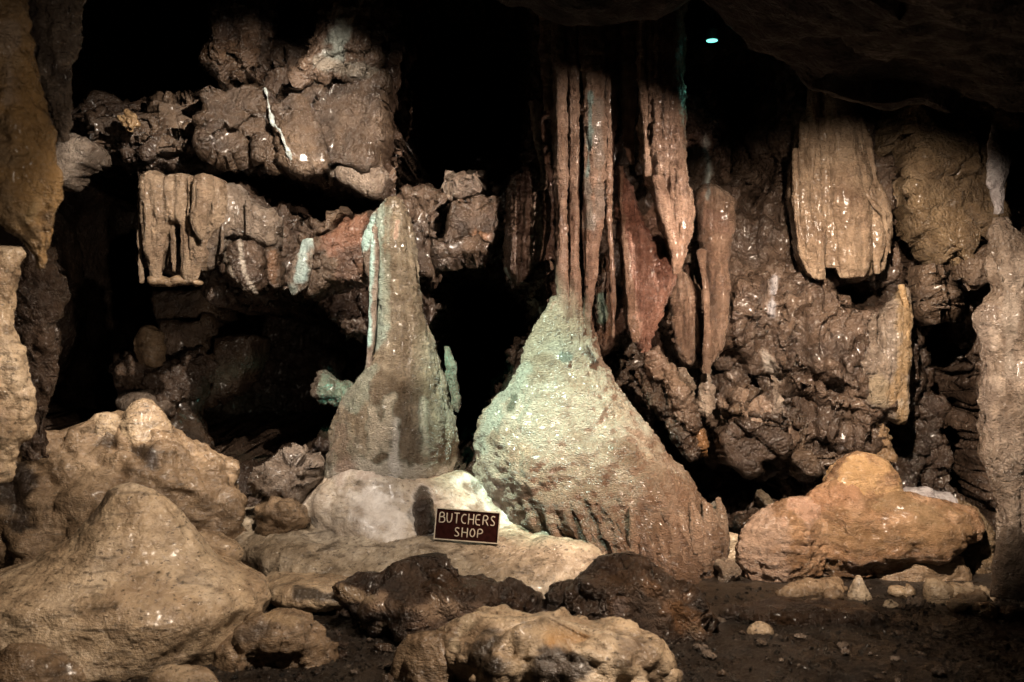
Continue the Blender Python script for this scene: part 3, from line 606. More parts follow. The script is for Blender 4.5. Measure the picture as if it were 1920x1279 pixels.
s = loft([(412, 1868, 1884), (440, 1862, 1912), (480, 1852, 1945), (520, 1850, 1950), (545, 1862, 1950), (600, 1832, 1960), (680, 1836, 1965), (760, 1846, 1960), (840, 1850, 1955), (900, 1862, 1950), (945, 1875, 1950), (1060, 1890, 1960)], 4.5, .8, n=90, step=.01,
         disp=[('f', 4, .035), ('v', 14, .012), ('b', 24, .007, 3)], seed=155, lobes=.10)
s.paint([([(1840, 590), (1850, 800)], 26, (.14, .105, .085), .7), ([(1900, 560), (1890, 700)], 18, (.50, .43, .36), .6)], 4)
thing('limestone_column', 'thick grey-white column with domed shoulder by the right wall', 'column', [('limestone_column', s, GREY)])
s = loft([(585, 1800, 1822), (700, 1804, 1824), (820, 1806, 1826), (900, 1800, 1828)], 5.9, .9, n=24, disp=[('f', 6, .02)], seed=156)
thing('limestone_column', 'thin dark column in the black recess beside the thick grey column', 'column', [('limestone_column', s, WALL)])

# flow sheets between the curtains
for k, (pl, Y, m_, lab) in enumerate([
    ([(1395, 560), (1440, 540), (1500, 560), (1560, 570), (1610, 600), (1600, 690), (1570, 760), (1520, 790), (1470, 760), (1440, 690), (1405, 640)], 5.24, WALL, 'broad brown wrinkled flow sheet under the tan drapery'),
    ([(1265, 500), (1300, 520), (1322, 560), (1318, 640), (1290, 700), (1268, 660), (1255, 590)], 5.2, PINK, 'pink-brown flow sheet behind the pointed pink-brown curtain')]):
    thing('drapery', lab, 'stone drapery', [('drapery', curtain(pl, Y, .07, .3, 600 + k, .10, .045, 14, [('v', 16, .012)]), m_)])
# small growths on the right wall
for k, (rows, Y, m_, lab, cat) in enumerate([
    ([(520, 1446, 1456), (545, 1443, 1460), (575, 1440, 1455), (605, 1436, 1448)], 5.14, GREYW, 'lilac-white tongue of calcite on the brown right wall', 'calcite'),
    ([(655, 1424, 1432), (690, 1436, 1448), (720, 1450, 1462), (750, 1450, 1470), (790, 1446, 1468)], 5.14, GREY, 'crooked grey drip line down the brown right wall', 'calcite'),
    ([(640, 1548, 1560), (680, 1540, 1572), (710, 1530, 1570), (745, 1520, 1556)], 5.14, GREY, 'lumpy grey growth in the middle of the right wall', 'calcite'),
    ([(560, 1560, 1590), (620, 1570, 1604), (680, 1580, 1606), (740, 1584, 1604)], 5.2, PINK, 'brown rounded rib left of the amber apron', 'calcite'),
    ([(780, 1500, 1512), (810, 1494, 1516), (845, 1496, 1512)], 5.1, BLOCK, 'short brown knob low on the right wall', 'calcite'),
    ([(530, 1400, 1424), (580, 1396, 1428), (650, 1390, 1420), (690, 1396, 1414)], 5.22, WALL, 'brown rounded rib beside the lilac-white tongue', 'calcite'),
    ([(770, 1628, 1648), (800, 1634, 1662), (830, 1640, 1672), (860, 1646, 1680)], 5.05, AMBER, 'amber drip continuing below the toothed apron', 'calcite')]):
    s = loft(rows, Y, .9, n=40, step=.007, disp=[('f', 7, .03), ('b', 18, .014, 3), ('f', 40, .004, 2)], seed=500 + k, lobes=.12)
    if k == 6: s.paint([([(1640, 770), (1665, 860)], 40, (.16, .10, .06), .7)], 2)
    thing('calcite_growth', lab, cat, [('calcite_growth', s, m_)])
# ------------------------------------------------------------------ left band and bulbs
DW = [('f', 6, .010), ('v', 30, .006), ('b', 36, .004, 2)]
sh = curtain([(262, 330), (290, 318), (320, 330), (345, 322), (372, 332), (400, 324), (430, 345), (428, 420), (400, 440), (384, 510), (362, 505), (350, 440), (334, 420), (318, 425), (304, 505), (278, 510), (266, 420)], 5.22, .08, .2, 161, .06, .03, 16)
fo = [loft([(335, 259, 265), (420, 259, 265), (500, 260, 267), (530, 263, 270)], 5.22, 1, n=18, disp=DW, seed=162),
      loft([(340, 274, 318), (400, 275, 316), (450, 276, 308), (500, 276, 302), (530, 288, 300)], 5.18, .7, n=46, disp=DW, seed=163, lobes=.1),
      loft([(380, 316, 328), (440, 320, 328), (510, 322, 329)], 5.20, .9, n=18, disp=DW, seed=164),
      loft([(360, 334, 350), (440, 336, 362), (490, 340, 372), (518, 342, 374), (528, 350, 366)], 5.18, .7, n=40, disp=DW, seed=165, lobes=.1),
      loft([(332, 366, 398), (380, 360, 396), (410, 352, 392), (435, 362, 386), (448, 374, 382)], 5.10, .8, n=40, disp=DW, seed=166, lobes=.06)]
foot = pillow([(272, 512), (300, 522), (350, 515), (376, 522), (380, 536), (330, 536), (285, 540)], 5.2, .05, .08, .03, .007, 2, [('f', 16, .012)], 167)
thing('drapery', 'tan stone drapery of thick hanging folds on the left wall', 'stone drapery', [('sheet', sh, TAN)] + [('fold', f, TAN) for f in fo] + [('foot', foot, BROWNFLOW)])
NB = [('f', 6, .022), ('r', 12, .010, 3), ('b', 34, .004, 2)]
s = pillow([(395, 335), (450, 345), (462, 380), (500, 385), (530, 410), (525, 440), (520, 470), (490, 470), (470, 450), (440, 440), (415, 480), (388, 510), (384, 450)], 5.3, .10, .2, .07, .008, 2, NB, 171)
l1 = [loft([(420, 414, 420), (460, 414, 420), (475, 412, 418)], 5.16, 1, n=14, disp=[('f', 15, .004)], seed=1), loft([(375, 458, 470), (410, 460, 472), (440, 462, 468)], 5.16, 1, n=14, disp=[('f', 15, .006)], seed=2)]
thing('rock', 'grey-brown flow-covered rock bulge beside the tan hanging folds', 'rock', [('bulge', s, GREY)] + [('drip', l, GREY) for l in l1])
s = pillow([(422, 470), (450, 445), (478, 448), (496, 490), (500, 540), (485, 556), (468, 556), (445, 530), (425, 500)], 5.2, .10, .2, .06, .007, 2, NB, 172)
s.paint([([(448, 450), (458, 510), (480, 552)], 5, (.34, .29, .24), .9), ([(420, 475), (440, 525), (470, 552)], 4, (.3, .25, .2), .8)], 2)
thing('rock', 'dark tongue-shaped rock with pale rim hanging over the black cavern', 'rock', [('rock', s, WALL)])
s = pillow([(496, 460), (520, 462), (528, 500), (524, 545), (504, 540), (500, 510)], 5.27, .06, .2, .05, .007, 2, NB, 173)
s.paint([([(510, 480), (515, 530)], 12, (.17, .09, .05), .6)], 3)
thing('rock', 'narrow rust-brown rock between the dark tongue and the pale green lobe', 'rock', [('rock', s, BLOCK)])
s = loft([(448, 568, 586), (470, 560, 588), (500, 548, 586), (530, 540, 578), (546, 542, 566), (553, 548, 556)], 5.12, .7, n=44, disp=[('f', 8, .014), ('v', 30, .006), ('b', 40, .003, 2)], seed=174)
s.paint([([(575, 455), (565, 520)], 16, (.42, .54, .52), .8), ([(550, 545)], 12, (.14, .16, .13), .8)], 2)
thing('stalactite', 'pale green-white flattened stalactite lobe left of the bottle-shaped stalagmite', 'stalactite', [('stalactite', s, GREY)])
s = pillow([(588, 440), (610, 395), (640, 385), (655, 400), (630, 440), (605, 450)], 5.22, .08, .2, .03, .008, 0, [('c', 6, .03), ('f', 12, .01)], 175)
thing('rock', 'angular brown slab over the red-brown ledge left of the stalagmite', 'rock', [('rock', s, BLOCK)])
s = pillow([(560, 440), (600, 450), (640, 425), (672, 395), (705, 390), (705, 470), (700, 545), (640, 542), (600, 548), (575, 555), (585, 490)], 5.28, .12, .25, .08, .008, 2, NB + [('c', 5, .03)], 176)
s.paint([([(660, 420), (630, 460)], 40, (.20, .095, .06), .7), ([(650, 500)], 40, (.05, .032, .024), .8), ([(620, 545), (690, 535)], 5, (.36, .33, .28), .6)], 3)  # underside painted darker
thing('rock', 'red-brown ledge of rock reaching to the bottle-shaped stalagmite', 'rock', [('rock', s, BLOCK)])
for k, (pl, lab) in enumerate([([(420, -90), (520, -90), (505, 20), (498, 90), (486, 140), (478, 154), (462, 145), (450, 150), (436, 144), (418, 154), (402, 142), (388, 128), (386, 110), (400, 50)], 'wet dark bulging rock hung over the left block wall'),
                               ([(640, -90), (722, -90), (717, 40), (720, 100), (710, 126), (694, 140), (676, 136), (655, 152), (636, 142), (612, 154), (596, 146), (575, 165), (558, 172), (570, 130), (588, 90), (612, 30)], 'wet grey bulging flowstone hung over the corner of the block wall')]):
    s = pillow(pl, 5.2, .20, .3, .15, .008, 1, [('f', 3.5, .07), ('v', 9, .035), ('f', 14, .012), ('b', 30, .007, 3)], 180 + k)
    if k: s.paint([([(640, 40), (630, 110)], 22, (.26, .29, .26), .7), ([(600, 120), (700, 135)], 14, (.3, .22, .16), .6)], 2)
    thing('rock', lab, 'rock', [('rock', s, [DARK, WALL][k])])
s = tube([W(497, 165, 5.2), W(503, 190, 5.14), W(510, 228, 5.10), W(528, 250, 5.08), W(540, 285, 5.08), W(552, 308, 5.12)], [.004, .007, .009, .007, .009, .004], 12, 9, [('f', 16, .016)])
thing('calcite_vein', 'thin white calcite vein running down the block wall', 'vein', [('calcite_vein', s, PALE_M)])
s = blob(W(243, 228, 5.25), (.045, .04, .05), 4, [('f', 9, .02), ('b', 22, .02, 3)])
thing('rock', 'small pale yellow knob of stone on the dark ledge', 'rock', [('rock', s, AMBER)])
s = curtain([(945, 330), (1000, 300), (1030, 330), (1036, 420), (1025, 470), (1000, 520), (985, 530), (965, 540), (945, 510), (940, 450), (955, 400)], 5.2, .10, .2, 185, .08, .03, 18)
s.paint([([(948, 505), (960, 545)], 4, (.42, .5, .44), .9), ([(1000, 400), (1005, 480)], 30, (.2, .15, .115), .6)], 5)
thing('drapery', 'glistening grey-brown flow curtain left of the tall pinkish column', 'stone drapery', [('drapery', s, WALL)])

# left foreground
s = loft([(-60, -60, 40), (50, -40, 55), (130, -40, 66), (200, -40, 82), (270, -40, 94), (330, -40, 106), (370, -40, 104), (410, -40, 94), (450, 40, 92), (480, 66, 84), (500, 70, 78)], 2.7, .9, n=90, step=.008, disp=[('f', 5, .014), ('b', 16, .010, 3), ('f', 40, .003, 2)], seed=191, lobes=.08)
s.paint([([(60, 120), (70, 300), (60, 400)], 80, (.36, .215, .085), .75), ([(15, 60), (20, 160)], 34, (.36, .29, .24), .7), ([(40, 420), (60, 400)], 30, (.5, .37, .2), .6)], 2)
thing('stalactite', 'fat ochre-yellow stalactite hanging beside the left edge', 'stalactite', [('stalactite', s, AMBER)])
s = loft([(-60, 20, 160), (20, 50, 148), (80, 62, 142), (140, 70, 132), (200, 96, 128), (250, 112, 126), (262, 118, 124)], 3.0, .7, n=70, step=.008, disp=[('f', 5, .018), ('b', 18, .012, 3)], seed=192, lobes=.1)
s.paint([([(60, 20), (80, 90), (120, 150)], 20, (.08, .06, .05), .8)], 2)
thing('stalactite', 'mottled grey and brown stalactite behind the fat ochre one', 'stalactite', [('stalactite', s, GREY)])
s = loft([(470, -60, 34), (500, -60, 36), (540, -60, 24), (590, -60, 22), (630, -60, 30), (670, -60, 52), (720, -60, 62), (770, -60, 62), (810, -60, 54), (840, -60, 30), (900, -60, 20)], 3.2, .8, n=80, step=.009, disp=[('f', 5, .016), ('b', 14, .012, 3)], seed=193, lobes=.08)
s.paint([([(8, 690), (24, 690)], 7, (.12, .08, .05), .7), ([(5, 740)], 10, (.15, .1, .06), .7)], 2)
thing('limestone_column', 'pale cream lumpy column at the left edge under the ochre stalactite', 'column', [('limestone_column', s, CREAM)])
s = loft([(470, 30, 100), (540, 26, 110), (620, 26, 112), (700, 50, 108), (770, 50, 92), (860, 40, 95)], 3.9, .7, n=60, step=.012, disp=[('f', 4, .05), ('b', 14, .02, 3)], seed=194)
thing('rock', 'dark brown lumpy pillar behind the pale cream column', 'rock', [('rock', s, WALL)])

# ------------------------------------------------------------------ inside the cavern
s = blob(W(283, 650, 6.2), (.10, .10, .13), 3, [('f', 5, .03), ('h', 18, .01)])
l2 = [blob(W(a, b, 6.25 + d), (r, r, r * .9), 7 + k, [('f', 6, .03), ('b', 16, .03, 3)]) for k, (a, b, d, r) in enumerate([(255, 700, 0, .11), (300, 715, .05, .13), (345, 710, .1, .14), (235, 690, .1, .09), (310, 745, -.02, .10), (365, 690, .12, .12)])]
mb = pillow([(215, 740), (260, 725), (320, 738), (330, 775), (280, 790), (230, 775)], 6.2, .12, .1, .1, .012, 2, [('f', 6, .03)], 203)
ft = loft([(700, 225, 380), (780, 220, 390), (860, 210, 400), (960, 200, 410)], 6.4, .5, n=50, step=.02, disp=[('f', 4, .05)], seed=206)
thing('rock', 'lumpy dark red boulder with round knob on top in the cavern', 'rock', [('knob', s, BROWNFLOW), ('face', mb, GREY), ('foot', ft, DARK)] + [('lump', x, WALL) for x in l2])
for k, (pl, Y, lab) in enumerate([([(300, 600), (395, 598), (400, 700), (385, 760), (330, 770), (320, 700)], 6.6, 'flat-faced brown slab behind the lumpy red boulder'),
                             ([(402, 635), (480, 628), (478, 680), (445, 745), (380, 755), (400, 690)], 6.5, 'tilted brown slab standing right of the lumpy red boulder'),
                             ([(290, 545), (400, 540), (420, 600), (300, 605)], 6.7, 'broken slab below the tan hanging folds at the back')]):
    s = pillow(pl, Y, .08, .5, .05, .013, 0, [('c', 3, .04), ('f', 8, .02)], 204 + k)
    thing('rock', lab, 'rock', [('rock', s, BLOCK)])
s = pillow([(585, 735), (592, 700), (605, 690), (625, 705), (650, 712), (668, 730), (650, 760), (600, 762)], 5.75, .12, .15, .08, .008, 2, [('f', 6, .03), ('r', 16, .012, 3)], 207)
thing('rock', 'jagged rock in green light left of the bottle-shaped stalagmite', 'rock', [('rock', s, GREY)])
s = pillow([(600, 690), (608, 660), (640, 650), (650, 690), (640, 715), (610, 705)], 6.3, .1, .2, .06, .01, 2, [('f', 6, .03), ('v', 16, .02)], 208)
thing('rock', 'dim green fluted rock at the back of the cavern', 'rock', [('rock', s, WALL)])
s = loft([(650, 832, 842), (690, 836, 856), (730, 840, 862), (760, 848, 863), (774, 854, 860)], 5.7, .6, n=30, step=.008, disp=[('f', 9, .016), ('b', 30, .004, 2)], seed=209)
thing('stalactite', 'green-lit blade of stone behind the bottle-shaped stalagmite', 'stalactite', [('stalactite', s, GREY)])
rg = random.Random(11)
for k in range(26):
    a, Y = rg.uniform(330, 620), rg.uniform(5.5, 6.8); x = (a - 960) / F * Y; r = rg.uniform(.03, .11)
    s = blob((x, Y, .08 + r * .3 + rg.uniform(0, .12)), (r * rg.uniform(.8, 1.5), r, r * rg.uniform(.5, .9)), 300 + k, [('c', 5 / r * .15, r * .25), ('f', 8, .02)], 2)
    thing('rock', 'loose dark rock on the cavern floor', 'rock', [('rock', s, DARK if k % 3 else WALL)], 'loose rocks on the cavern floor')
# ------------------------------------------------------------------ flowstone on the floor
apz = lambda a, b: np.interp(b, [4.02, 4.12, 4.25, 4.4, 4.6, 4.9, 5.3], [-.05, -.01, .065, .150, .19, .22, .24]) - .10 * sstep(.15, .7, a) * sstep(4.7, 4.3, b)
ap = pillow([(-1.55, 5.2), (-1.35, 4.62), (-1.12, 4.38), (-.85, 4.22), (-.5, 4.17), (-.1, 4.13), (.12, 4.12), (.30, 4.2), (.42, 4.34), (.42, 4.7), (.4, 5.2)], 0, .05, .2, .30, .01, 2, [('f', 4, .03), ('h', 10, .003), ('b', 26, .004, 3)], 210, None, .02, up=True, zf=apz)
thing('flowstone_sheet', 'cream flowstone sheet sloping down in front of the maroon sign', 'flowstone', [('flowstone_sheet', ap, SHEET)])
md = loft([(874, 655, 800), (884, 622, 838), (895, 604, 862), (908, 586, 885), (925, 572, 915), (950, 562, 960), (975, 558, 1000), (996, 548, 1040), (1012, 530, 1080), (1026, 500, 1120), (1040, 470, 1150)], 4.86, .66, n=200, step=.006,
          disp=[('f', 3.2, .05, 2), ('f', 8, .010), ('b', 34, .002, 3)], seed=211, lobes=.10, lobe_s=2.2)
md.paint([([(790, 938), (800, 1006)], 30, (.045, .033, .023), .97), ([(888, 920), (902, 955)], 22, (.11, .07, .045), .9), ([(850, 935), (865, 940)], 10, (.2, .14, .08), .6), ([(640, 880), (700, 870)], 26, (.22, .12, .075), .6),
          ([(880, 900), (910, 905)], 26, (.34, .45, .38), .5), ([(690, 960), (740, 980)], 50, (.70, .64, .58), .7), ([(590, 960), (640, 1000)], 30, (.30, .22, .13), .6), ([(940, 940), (1000, 980)], 18, (.74, .67, .58), .8)], 9)  # green tinge near the top is painted lamp light
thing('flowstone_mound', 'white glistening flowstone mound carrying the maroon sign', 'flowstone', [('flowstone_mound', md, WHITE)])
s = pillow([(780, 945), (786, 930), (804, 932), (812, 950), (816, 1004), (796, 1016), (776, 1008)], 4.5, .05, .08, .04, .006, 1, [('f', 9, .014), ('r', 24, .005, 3)], 219)
thing('rock', 'dark upright stone standing just beside the maroon sign', 'rock', [('rock', s, DARK)])
# left terrace
te = loft([(812, 110, 335), (830, 60, 370), (850, 20, 398), (880, -40, 425), (920, -90, 445), (960, -120, 462), (1000, -140, 478), (1060, -160, 500)], 4.75, .55, n=190, step=.008,
          disp=[('f', 3, .055), ('b', 6, .04, 3), ('f', 22, .005, 3)], seed=212, lobes=.07)
te.paint([([(270, 850), (285, 870)], 20, DK, .9), ([(200, 830)], 14, DK, .7), ([(20, 900), (40, 980)], 44, (.015, .01, .008), .9)], 3)  # large black patch at left paints the dark of a hole
k1 = loft([(756, 252, 282), (768, 238, 300), (790, 228, 312), (815, 224, 320), (850, 222, 330)], 4.7, .9, n=60, step=.007, disp=[('f', 6, .016), ('b', 20, .006, 3)], seed=213)
k2 = loft([(776, 180, 225), (795, 165, 240), (830, 160, 250)], 4.72, .9, n=50, step=.007, disp=[('f', 6, .018), ('b', 20, .006, 3)], seed=214)
thing('flowstone_mound', 'broad brown flowstone mound with two round knobs on its crest', 'flowstone', [('mound', te, BROWNFLOW), ('knob', k1, CREAM), ('knob', k2, CREAM)])
s = pillow([(480, 870), (505, 850), (560, 846), (598, 870), (590, 905), (560, 935), (520, 942), (480, 930), (465, 900)], 4.75, .14, .15, .07, .008, 0, [('c', 6, .05), ('f', 9, .02), ('r', 20, .006, 3)], 215)
thing('rock', 'angular grey rock between the brown mound and the white mound', 'rock', [('rock', s, GREY)])
for k, (pl, Y) in enumerate([([(470, 960), (500, 935), (560, 935), (590, 960), (560, 1005), (500, 1010)], 4.62)]):
    s = pillow(pl, Y, .12, .15, .08, .008, 2, [('f', 6, .04), ('r', 14, .014, 3)], 216)
    thing('rock', 'brown folded lump below the angular grey rock', 'rock', [('rock', s, BROWNFLOW)])
# front-left cone
fm = loft([(906, 226, 262), (916, 206, 290), (940, 192, 318), (965, 178, 340), (990, 158, 356), (1015, 128, 372), (1040, 75, 390), (1060, 20, 416), (1078, -30, 452), (1094, -70, 486), (1120, -100, 500), (1160, -150, 486), (1200, -200, 470), (1240, -240, 430), (1275, -260, 380)], 3.62, .72, n=240, step=.006,
          disp=[('f', 3.4, .016), ('f', 9, .006), ('b', 28, .002, 3)], seed=217, lobes=.05)
fm.paint([([(170, 975), (190, 945), (205, 925)], 12, (.05, .035, .025), .9), ([(300, 960), (280, 1010)], 40, (.56, .42, .28), .5)], 3)  # darker along the left flank, lighter on the right
thing('stalagmite', 'low cream cone-shaped stalagmite with wide skirt on the floor', 'stalagmite', [('stalagmite', fm, CREAM)])
s = loft([(1000, 360, 420), (1015, 370, 448), (1035, 380, 458), (1060, 380, 455)], 3.85, .8, n=50, disp=[('f', 6, .02)], seed=218)
thing('flowstone_mound', 'small smooth tan lump at the foot of the low cream cone', 'flowstone', [('flowstone_mound', s, CREAM)])
# orange mound, right
OW = [('f', 4, .025), ('h', 16, .004), ('b', 26, .005, 3)]
dome = loft([(853, 1585, 1630), (862, 1562, 1655), (880, 1548, 1670), (900, 1542, 1678), (930, 1538, 1684), (965, 1536, 1690)], 4.74, .8, n=80, step=.006, disp=OW, seed=221)
dome.paint([([(1600, 880), (1640, 890)], 60, (.50, .32, .16), .7), ([(1560, 900)], 14, (.25, .33, .27), .5)], 3)
bodyo = loft([(914, 1530, 1640), (924, 1512, 1690), (940, 1495, 1760), (960, 1485, 1812), (985, 1480, 1830), (1010, 1482, 1828), (1035, 1488, 1800), (1055, 1495, 1740), (1075, 1510, 1700)], 4.7, .5, n=170, step=.006, disp=[('f', 3, .05), ('h', 12, .005), ('b', 22, .006, 3)], seed=222, lobes=.09)
bodyo.paint([([(1520, 930), (1600, 925)], 40, (.42, .22, .14), .6), ([(1700, 1000), (1790, 1000)], 50, (.23, .14, .07), .6), ([(1560, 1000), (1650, 1010)], 40, (.20, .13, .07), .5), ([(1540, 1075)], 40, DK, .9), ([(1650, 940), (1760, 960)], 30, (.20, .145, .08), .6), ([(1600, 960)], 24, (.5, .33, .22), .5)], 3)
lobe = loft([(935, 1470, 1520), (948, 1442, 1535), (965, 1415, 1545), (985, 1396, 1550), (1015, 1384, 1552), (1045, 1382, 1548), (1070, 1388, 1535), (1090, 1400, 1515)], 4.66, .7, n=110, step=.006, disp=[('f', 4, .022), ('h', 14, .008), ('b', 30, .010, 3)], seed=223, lobes=.1)
lobe.paint([([(1410, 985), (1440, 1060)], 80, (.40, .28, .21), .75), ([(1480, 950), (1520, 960)], 30, (.46, .27, .19), .7)], 3)
shf = loft([(1045, 1660, 1800), (1070, 1650, 1815), (1095, 1640, 1820)], 4.62, .4, n=60, disp=OW, seed=224)
thing('flowstone_mound', 'orange domed flowstone mound with overhanging brown shelf on the right', 'flowstone', [('dome', dome, ORANGE), ('body', bodyo, ORANGE), ('side_lobe', lobe, ORANGE), ('foot', shf, BROWNFLOW)])
s = pillow([(1682, 925), (1720, 914), (1785, 925), (1792, 955), (1740, 965), (1690, 955)], 4.85, .10, .1, .05, .007, 1, [('f', 8, .02)], 225)
thing('rock', 'white-grey stone resting on the orange flowstone mound', 'rock', [('rock', s, GREYW)])
s = pillow([(1760, 940), (1830, 950), (1868, 985), (1866, 1060), (1820, 1090), (1790, 1060), (1790, 990)], 4.8, .10, .2, .08, .008, 2, [('f', 6, .03), ('h', 18, .012)], 226)
thing('rock', 'yellow-brown layered rock behind the orange mound', 'rock', [('rock', s, YELLOW)])
s = loft([(990, 1880, 1905), (1010, 1868, 1920), (1050, 1862, 1930), (1090, 1866, 1930), (1120, 1860, 1935)], 4.1, .8, n=50, disp=[('f', 6, .02)], seed=227)
thing('stalagmite', 'grey waxy knob-shaped stalagmite at the foot of the grey column', 'stalagmite', [('stalagmite', s, GREY)])
s = loft([(1078, 1604, 1614), (1095, 1596, 1624), (1112, 1590, 1634), (1128, 1588, 1638), (1136, 1594, 1630)], 4.25, .9, n=40, disp=[('f', 8, .008)], seed=228)
thing('stalagmite', 'small cream pointed stalagmite on the mud floor', 'stalagmite', [('stalagmite', s, CREAM)])
s = loft([(1086, 1738, 1768), (1100, 1732, 1785), (1125, 1736, 1790), (1142, 1745, 1790)], 4.2, .9, n=44, disp=[('f', 7, .02)], seed=229)
thing('rock', 'waxy cream knob of stone at the foot of the orange mound', 'rock', [('rock', s, CREAM)])
s = pillow([(1770, 1110), (1800, 1092), (1850, 1105), (1880, 1130), (1830, 1145), (1780, 1135)], 4.2, .08, .1, .04, .007, 1, [('c', 8, .03), ('f', 10, .02)], 230)
thing('rock', 'broken pale rock rubble beside the waxy cream knob', 'rock', [('rock', s, CREAM)])
s = loft([(1166, 1415, 1435), (1176, 1402, 1448), (1186, 1398, 1452), (1194, 1402, 1446)], 3.75, .8, n=36, disp=[('f', 8, .006)], seed=231)
thing('rock', 'small smooth cream dome of stone on the bare mud', 'rock', [('rock', s, CREAM)])
s = pillow([(1352, 1005), (1385, 1000), (1385, 1052), (1350, 1052)], 5.0, .06, .1, .03, .007, 0, [('f', 10, .012)], 232)
thing('rock', 'pale pinkish block in the gap between cone and orange mound', 'rock', [('rock', s, CREAM)])
s = pillow([(1340, 1070), (1350, 1052), (1385, 1050), (1395, 1075), (1380, 1092), (1350, 1090)], 4.6, .06, .1, .05, .007, 1, [('b', 14, .03, 3)], 233)
thing('rock', 'knobbly pinkish stones at the foot of the huge cone', 'rock', [('rock', s, CONE)])
for k, (pl, Y, m_, lab) in enumerate([([(1322, 960), (1345, 940), (1362, 965), (1350, 995), (1328, 990)], 5.0, GREY, 'grey angular rock in the dark gap beside the huge cone'),
        ([(1370, 985), (1400, 955), (1450, 960), (1470, 990), (1420, 1000)], 5.2, DARK, 'black boulder in the dark gap behind the orange mound'),
        ([(1418, 920), (1440, 930), (1462, 955), (1450, 965), (1425, 950)], 5.15, STAL, 'greenish flake of rock leaning in the dark gap')]):
    thing('rock', lab, 'rock', [('rock', pillow(pl, Y, .06, .1, .05, .007, 1, [('c', 8, .03), ('f', 10, .015)], 240 + k), m_)])

rg = random.Random(31)
for k, (a, b, r) in enumerate([(1690, 1100, .05), (1715, 1118, .035), (1800, 1128, .05), (1828, 1118, .06), (1850, 1136, .04), (1880, 1126, .05), (1670, 1122, .03), (1560, 1108, .035), (1530, 1118, .025), (1905, 1140, .04)]):
    Y = CZ * F / (b - 639.5 + 12) * .985
    thing('rock', 'pale broken stone in the rubble at the foot of the orange mound', 'rock', [('rock', blob(((a - 960) / F * Y, Y, r * .45), (r * rg.uniform(.9, 1.5), r, r * rg.uniform(.6, .9)), 700 + k, [('c', .5 / r, r * .5), ('f', 12, .012)], 3), [CREAM, GREY, CREAM, BROWNFLOW][k % 4])], 'rubble below the orange mound')
# ------------------------------------------------------------------ foreground rocks
s = loft([(1064, 740, 810), (1075, 690, 860), (1090, 655, 910), (1105, 632, 960), (1125, 625, 985), (1150, 640, 990), (1175, 670, 985), (1200, 690, 970)], 3.85, .6, n=150, step=.006, disp=[('f', 3.5, .06), ('c', 6, .03), ('r', 8, .02, 3), ('f', 22, .007, 3)], seed=251, lobes=.14)
s.paint([([(700, 1135), (760, 1140), (860, 1140)], 24, (.36, .25, .165), .8), ([(640, 1110), (690, 1120)], 14, (.40, .29, .175), .7), ([(780, 1165), (900, 1150)], 26, (.2, .13, .09), .6), ([(720, 1175)], 24, (.22, .18, .11), .6)], 4)
thing('boulder', 'dark wet boulder with cream drip-coated front in the foreground', 'boulder', [('boulder', s, DARK)])
s = loft([(1066, 1130, 1190), (1080, 1090, 1225), (1100, 1060, 1262), (1125, 1040, 1295), (1150, 1030, 1320), (1175, 1030, 1342), (1200, 1040, 1350), (1225, 1060, 1345)], 3.8, .6, n=150, step=.006, disp=[('f', 3.5, .06), ('c', 5, .05), ('r', 9, .014, 3), ('f', 20, .007, 3)], seed=252, lobes=.14)
s.paint([([(1230, 1110), (1290, 1170)], 34, (.17, .09, .045), .8), ([(1160, 1135)], 24, (.14, .11, .10), .8), ([(1300, 1180)], 16, (.4, .28, .18), .6)], 4)
thing('boulder', 'brown glossy faceted boulder in front of the huge cone', 'boulder', [('boulder', s, DARK)])
s = loft([(1172, 930, 1120), (1180, 880, 1170), (1192, 850, 1200), (1205, 838, 1222), (1235, 836, 1240), (1270, 830, 1255), (1320, 825, 1262)], 3.3, .6, n=170, step=.006, disp=[('f', 4, .06), ('b', 6, .022, 3), ('r', 12, .010, 3), ('f', 24, .005, 3)], seed=253, lobes=.14)
s.paint([([(905, 1215), (930, 1260)], 42, (.035, .025, .017), .95), ([(1030, 1245), (1080, 1255)], 44, (.06, .045, .035), .95), ([(1040, 1180), (1080, 1190)], 30, (.48, .26, .09), .7), ([(870, 1170), (850, 1210)], 20, (.58, .47, .32), .7), ([(1180, 1220), (1230, 1250)], 34, (.2, .13, .08), .6), ([(1000, 1190), (960, 1260)], 22, (.55, .40, .24), .6)], 4)  # the two darkest patches paint shaded holes that are not modelled
thing('boulder', 'cream and orange eroded boulder at the front edge of the mud', 'boulder', [('boulder', s, CREAM)])
s = loft([(1195, 770, 850), (1215, 750, 880), (1240, 735, 890), (1290, 730, 890)], 3.3, .7, n=80, disp=[('f', 4, .03), ('b', 12, .012, 3)], seed=254)
thing('rock', 'greyish rock leaning against the cream and orange boulder', 'rock', [('rock', s, BROWNFLOW)])
def gp(px, py, zz=0.0):
    Y = (CZ - zz) * F / (py - 639.5); return ((px - 960) / F * Y, Y)
s = pillow([gp(485, 1115), gp(520, 1096), (gp(590, 1093)), gp(640, 1105), gp(690, 1135), gp(690, 1148), gp(640, 1158), gp(560, 1160), gp(510, 1152), gp(490, 1135)], 0, .05, .05, .09, .007, 2, [('f', 7, .010)], 255, None, .015, up=True, zf=lambda a, b: 0 * a + .055)
s.paint([([(560, 1112), (630, 1118)], 14, (.03, .024, .02), .9)], 2)  # the hollow is only a dark patch painted on the slab
thing('rock', 'flat cream slab of stone with painted black hollow in the foreground', 'rock', [('rock', s, CREAM)])
s = loft([(1148, 520, 560), (1160, 470, 590), (1180, 440, 606), (1210, 420, 612), (1240, 415, 615), (1275, 420, 612)], 3.45, .7, n=110, step=.006, disp=[('f', 5, .025), ('c', 6, .04), ('r', 12, .008, 3), ('f', 24, .004, 3)], seed=256)
